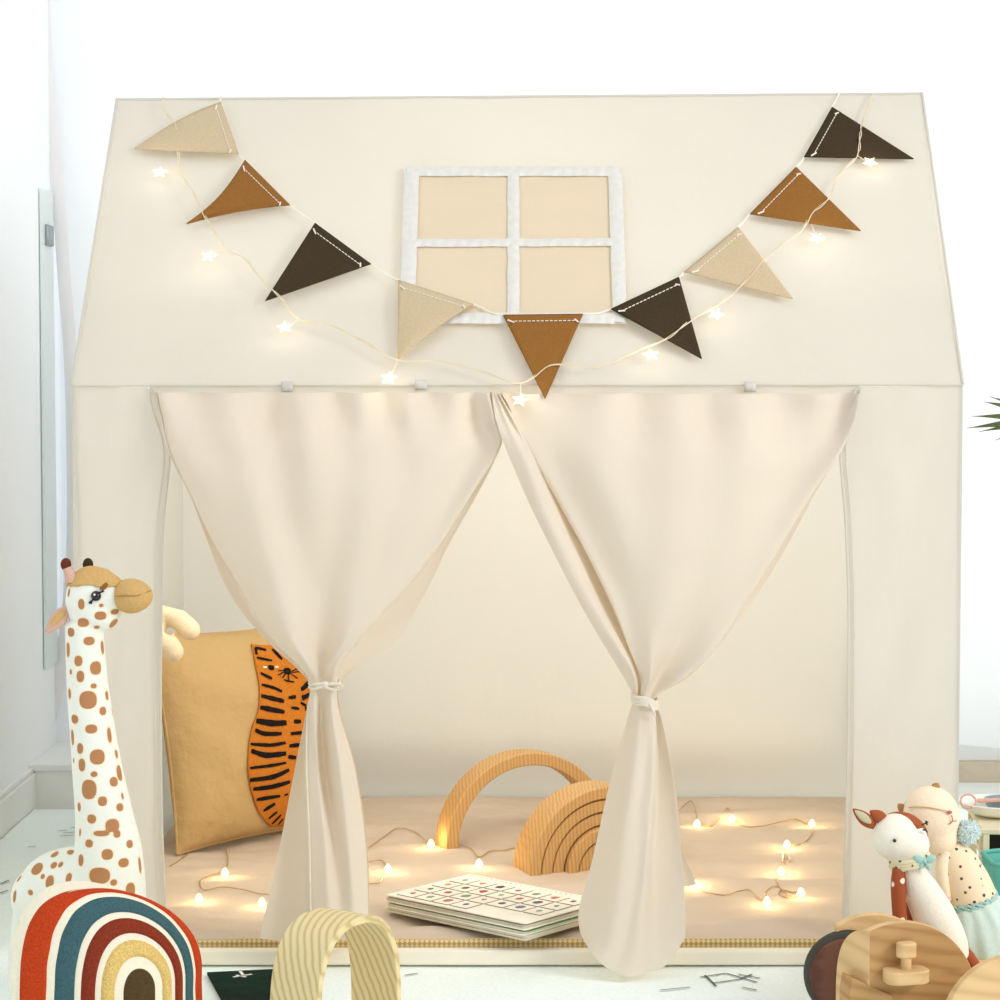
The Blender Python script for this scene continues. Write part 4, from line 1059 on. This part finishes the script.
# ------------------------------------------------------------------ small toy stand right of the tent
TY = .10
T = lambda x, y, dy=0.0: at(x, y, TY + dy)
top = T(981, 829); tz = top.z
x0 = top.x; SA = -.1
SR = lambda x, y, z: Vector((x0 + x * math.cos(SA) - y * math.sin(SA), TY + x * math.sin(SA) + y * math.cos(SA), z))
def sbox(mb, lo, hi):
    q = MB().box(lo, hi); return mb.add([SR(*v) for v in q.v], q.f)
std = thing('toy_stand', 'low cream wooden toy stand with slatted front beside the tent', 'toy stand', tuple(SR(.15, .08, .002)))
sbox(MB(), (0, 0, tz - .008), (.30, .17, tz)).build('top_board', M['creamwood'], std, bevel=.002)
sbox(MB(), (0, 0, tz - .042), (.30, .012, tz - .033)).build('front_rail', M['creamwood'], std, bevel=.0015)
for k in range(7): sbox(MB(), (.004 + k * .047, .001, tz - .034), (.012 + k * .047, .010, tz - .007)).build('slat', M['creamwood'], std)
for xx in (0, .288):
    for yy in (.014, .156): sbox(MB(), (xx, yy, .002), (xx + .012, yy + .012, tz - .007)).build('leg', M['creamwood'], std)
sbox(MB(), (.006, .03, tz - .048), (.294, .16, tz - .04)).build('shelf', M['creamwood'], std)
for k, (xx, wd) in enumerate(((.015, .03), (.06, .05), (.13, .06))):
    tag(sbox(MB(), (xx, .04, tz - .0395), (xx + wd, .12, tz - .012)).build('filler_block', M['darkbox'], bevel=.003), 'dark filler block added to darken the slat gaps of the cream stand, %s' % ('next to the tent', 'second from the tent', 'farthest from the tent')[k], 'filler block', 'dark blocks in the toy stand')  # dark blocks added to paint the shaded gaps between the slats
# plate, pink spoon, blue bowl
pz = tz
pt = T(992, 812, .06); pc_ = SR(.034, .10, tz + .001)
def lathe(mb, c, prof, n=40):
    vs = [c + Vector((r * math.cos(2 * PI * j / n), r * math.sin(2 * PI * j / n), z)) for r, z in prof for j in range(n)]
    return mb.add(vs, [(i * n + j, i * n + (j + 1) % n, (i + 1) * n + (j + 1) % n, (i + 1) * n + j) for i in range(len(prof) - 1) for j in range(n)])
pl_ = lathe(MB(), pc_, [(.0001, 0), (.025, 0), (.05, .010), (.057, .020), (.055, .021), (.048, .012), (.024, .003), (.0001, .003)]).build('toy_plate', M['white'])
tag(pl_, 'white toy plate on top of the cream toy stand', 'plate')
tag(lathe(MB(), pc_ + Vector((.012, 0, .0035)), [(.0001, 0), (.018, 0), (.028, .012), (.03, .021), (.028, .021), (.017, .004), (.0001, .004)]).build('toy_bowl', M['bluegrey']), 'small blue-grey toy bowl sitting on the white toy plate', 'bowl')
sp = MB(); s_a = pc_ + Vector((-.048, -.03, .026)); s_b = pc_ + Vector((.09, -.02, .030))
sp.tube([s_a + (s_b - s_a) * t for t in (.1, .4, .7, 1)], .0032, 10)
sp.tube([s_a + Vector((.011 * math.cos(a), .004 * math.sin(a), .009 * math.sin(a))) for a in [2 * PI * k / 20 for k in range(21)]], .0014, 8, cap=False)
tag(sp.build('toy_whisk', M['pinkwood']), 'pink toy whisk lying across the white toy plate', 'toy utensil')
# teal bin in front of the stand
tb_ = T(982, 854, -.09); q2 = thing('fabric_bin', 'teal fabric bin standing beside the bear doll', 'storage bin', (tb_.x + .09, TY - .1, .002))
def bin_fn(u, v):
    a = 2 * PI * u; r = .084 - .012 * v; sq = 1 / max(abs(math.cos(a)), abs(math.sin(a))) ; sq = min(sq, 1.22)
    return Vector((tb_.x + .086 + r * sq * math.cos(a), TY - .118 + r * .62 * sq * math.sin(a), tb_.z * (1 - v) + .004 * v))
MB().grid(bin_fn, 64, 10).build('bin_wall', M['tealbox'], q2, solid=.003, angle=60)
MB().tube([bin_fn(u / 64, 0) for u in range(65)], .003, 8, cap=False).build('bin_rim', M['tealbox'], q2)
hb_ = MB().tube([Vector((tb_.x + .03 + .02 * k, TY - .178, tb_.z - .035 + .012 * math.sin(PI * k / 4))) for k in range(5)], .0025, 8, smooth=4); hb_.build('bin_handle', M['darkbox'], q2)

# ------------------------------------------------------------------ fan palm at the right edge
PYp = 1.0
pal = thing('potted_palm', 'green fan palm in a white pot beyond the right side of the tent', 'plant', (1.14, PYp, .0))
Kc = at(1058, 418, PYp)
lathe(MB(), Vector((1.14, PYp, .002)), [(.0001, 0), (.085, 0), (.105, .18), (.11, .2), (.098, .2), (.092, .17), (.0001, .17)]).build('pot', M['pot'], pal)
lathe(MB(), Vector((1.14, PYp, .172)), [(.0001, .006), (.05, .004), (.091, 0)]).build('soil', M['soil'], pal)
MB().tube([(1.14, PYp, .172), (1.12, PYp, .45), (1.05, PYp, .66), tuple(Kc)], [.008, .006, .004, .003], 8, smooth=6).build('stem', M['stemg'], pal)
MB().tube([(1.145, PYp, .172), (1.17, PYp + .02, .5), (1.26, PYp + .02, .85)], [.008, .006, .003], 8, smooth=6).build('stem', M['stemg'], pal)
def leaflet(a, c, wd, droop):
    d = c - a; s_ = d.cross(Vector((0, -1, 0))).normalized(); n = 14; vs = []
    for i in range(n + 1):
        t = i / n; w_ = wd * (math.sin(PI * min(1, t * .8 + .2)) ** .8) * (1 - t ** 4); p0 = a + d * t + Vector((0, 0, -droop * t * t))
        vs += [p0 + s_ * w_ + Vector((0, -.002, 0)), p0, p0 - s_ * w_ + Vector((0, -.002, 0))]
    return MB().add(vs, [f for i in range(n) for f in ((3 * i, 3 * i + 1, 3 * i + 4, 3 * i + 3), (3 * i + 1, 3 * i + 2, 3 * i + 5, 3 * i + 4))])
for (tx, ty, wd) in ((989.5, 394.5, 4), (983.5, 399.5, 5.2), (971.5, 414, 4.4), (966.5, 426, 4.4), (979, 429.5, 4), (995.5, 438, 4)):
    leaflet(Kc, at(tx, ty, PYp - .01), wd / 555 * .92, .004).build('leaf', M['leaf'], pal, solid=.0008, fixn=False)
K2 = Vector((1.26, PYp + .02, .85))
for k in range(9):
    a = -.5 + k * .52
    leaflet(K2, K2 + Vector((.13 * math.cos(a), .04 * math.sin(k * 2), .13 * math.sin(a))), .008, .01).build('leaf', M['leaf'], pal, solid=.0008, fixn=False)

# ------------------------------------------------------------------ light
wd_ = bpy.data.worlds.new('world'); S.world = wd_; wd_.use_nodes = True
bg = wd_.node_tree.nodes['Background']; bg.inputs['Color'].default_value = (.96, .98, 1, 1); bg.inputs['Strength'].default_value = .74
def area(name, loc, target, size, energy, col):
    l = bpy.data.lights.new(name, 'AREA'); l.size = size; l.energy = energy; l.color = col
    o = bpy.data.objects.new(name, l); COL.objects.link(o); o.location = loc
    o.rotation_euler = (Vector(target) - Vector(loc)).to_track_quat('-Z', 'Y').to_euler(); return o
area('room_light', (2.9, -2.0, 2.0), (.1, .2, .5), 1.3, 67, (1, .98, .95))
wl2 = area('daylight', (.6, 1.95, 1.3), (.6, 0, 1.25), 3.0, 17, (1, .99, .97)); wl2.data.shape = 'RECTANGLE'; wl2.data.size = 2.8; wl2.data.size_y = 2.1
tl = bpy.data.lights.new('tent_fill', 'POINT'); tl.energy = 1.2; tl.color = (1, .9, .76); tl.shadow_soft_size = .16  # added fill light under the ridge, no real lamp hangs there
tlo = bpy.data.objects.new('tent_fill', tl); COL.objects.link(tlo); tlo.location = (0, .55, .92)
ta = area('back_wall_fill', (0, .07, .725), (0, 1.06, .52), .9, 5.4, (1, .93, .82)); ta.data.shape = 'RECTANGLE'; ta.data.size = .9; ta.data.size_y = .05  # added strip of fill light that brightens the tent's back wall
area('overhead_fill', (-.1, -1.1, 2.7), (-.1, -.9, 0), 1.6, 4, (1, .99, .97))  # added fill from above for floor and roof, no known fixture
S.view_settings.view_transform = 'Standard'; S.view_settings.look = 'None'; S.view_settings.gamma = 1; S.view_settings.exposure = .03
S.view_settings.use_curve_mapping = False
S.cycles.diffuse_bounces = 8; S.cycles.max_bounces = 14
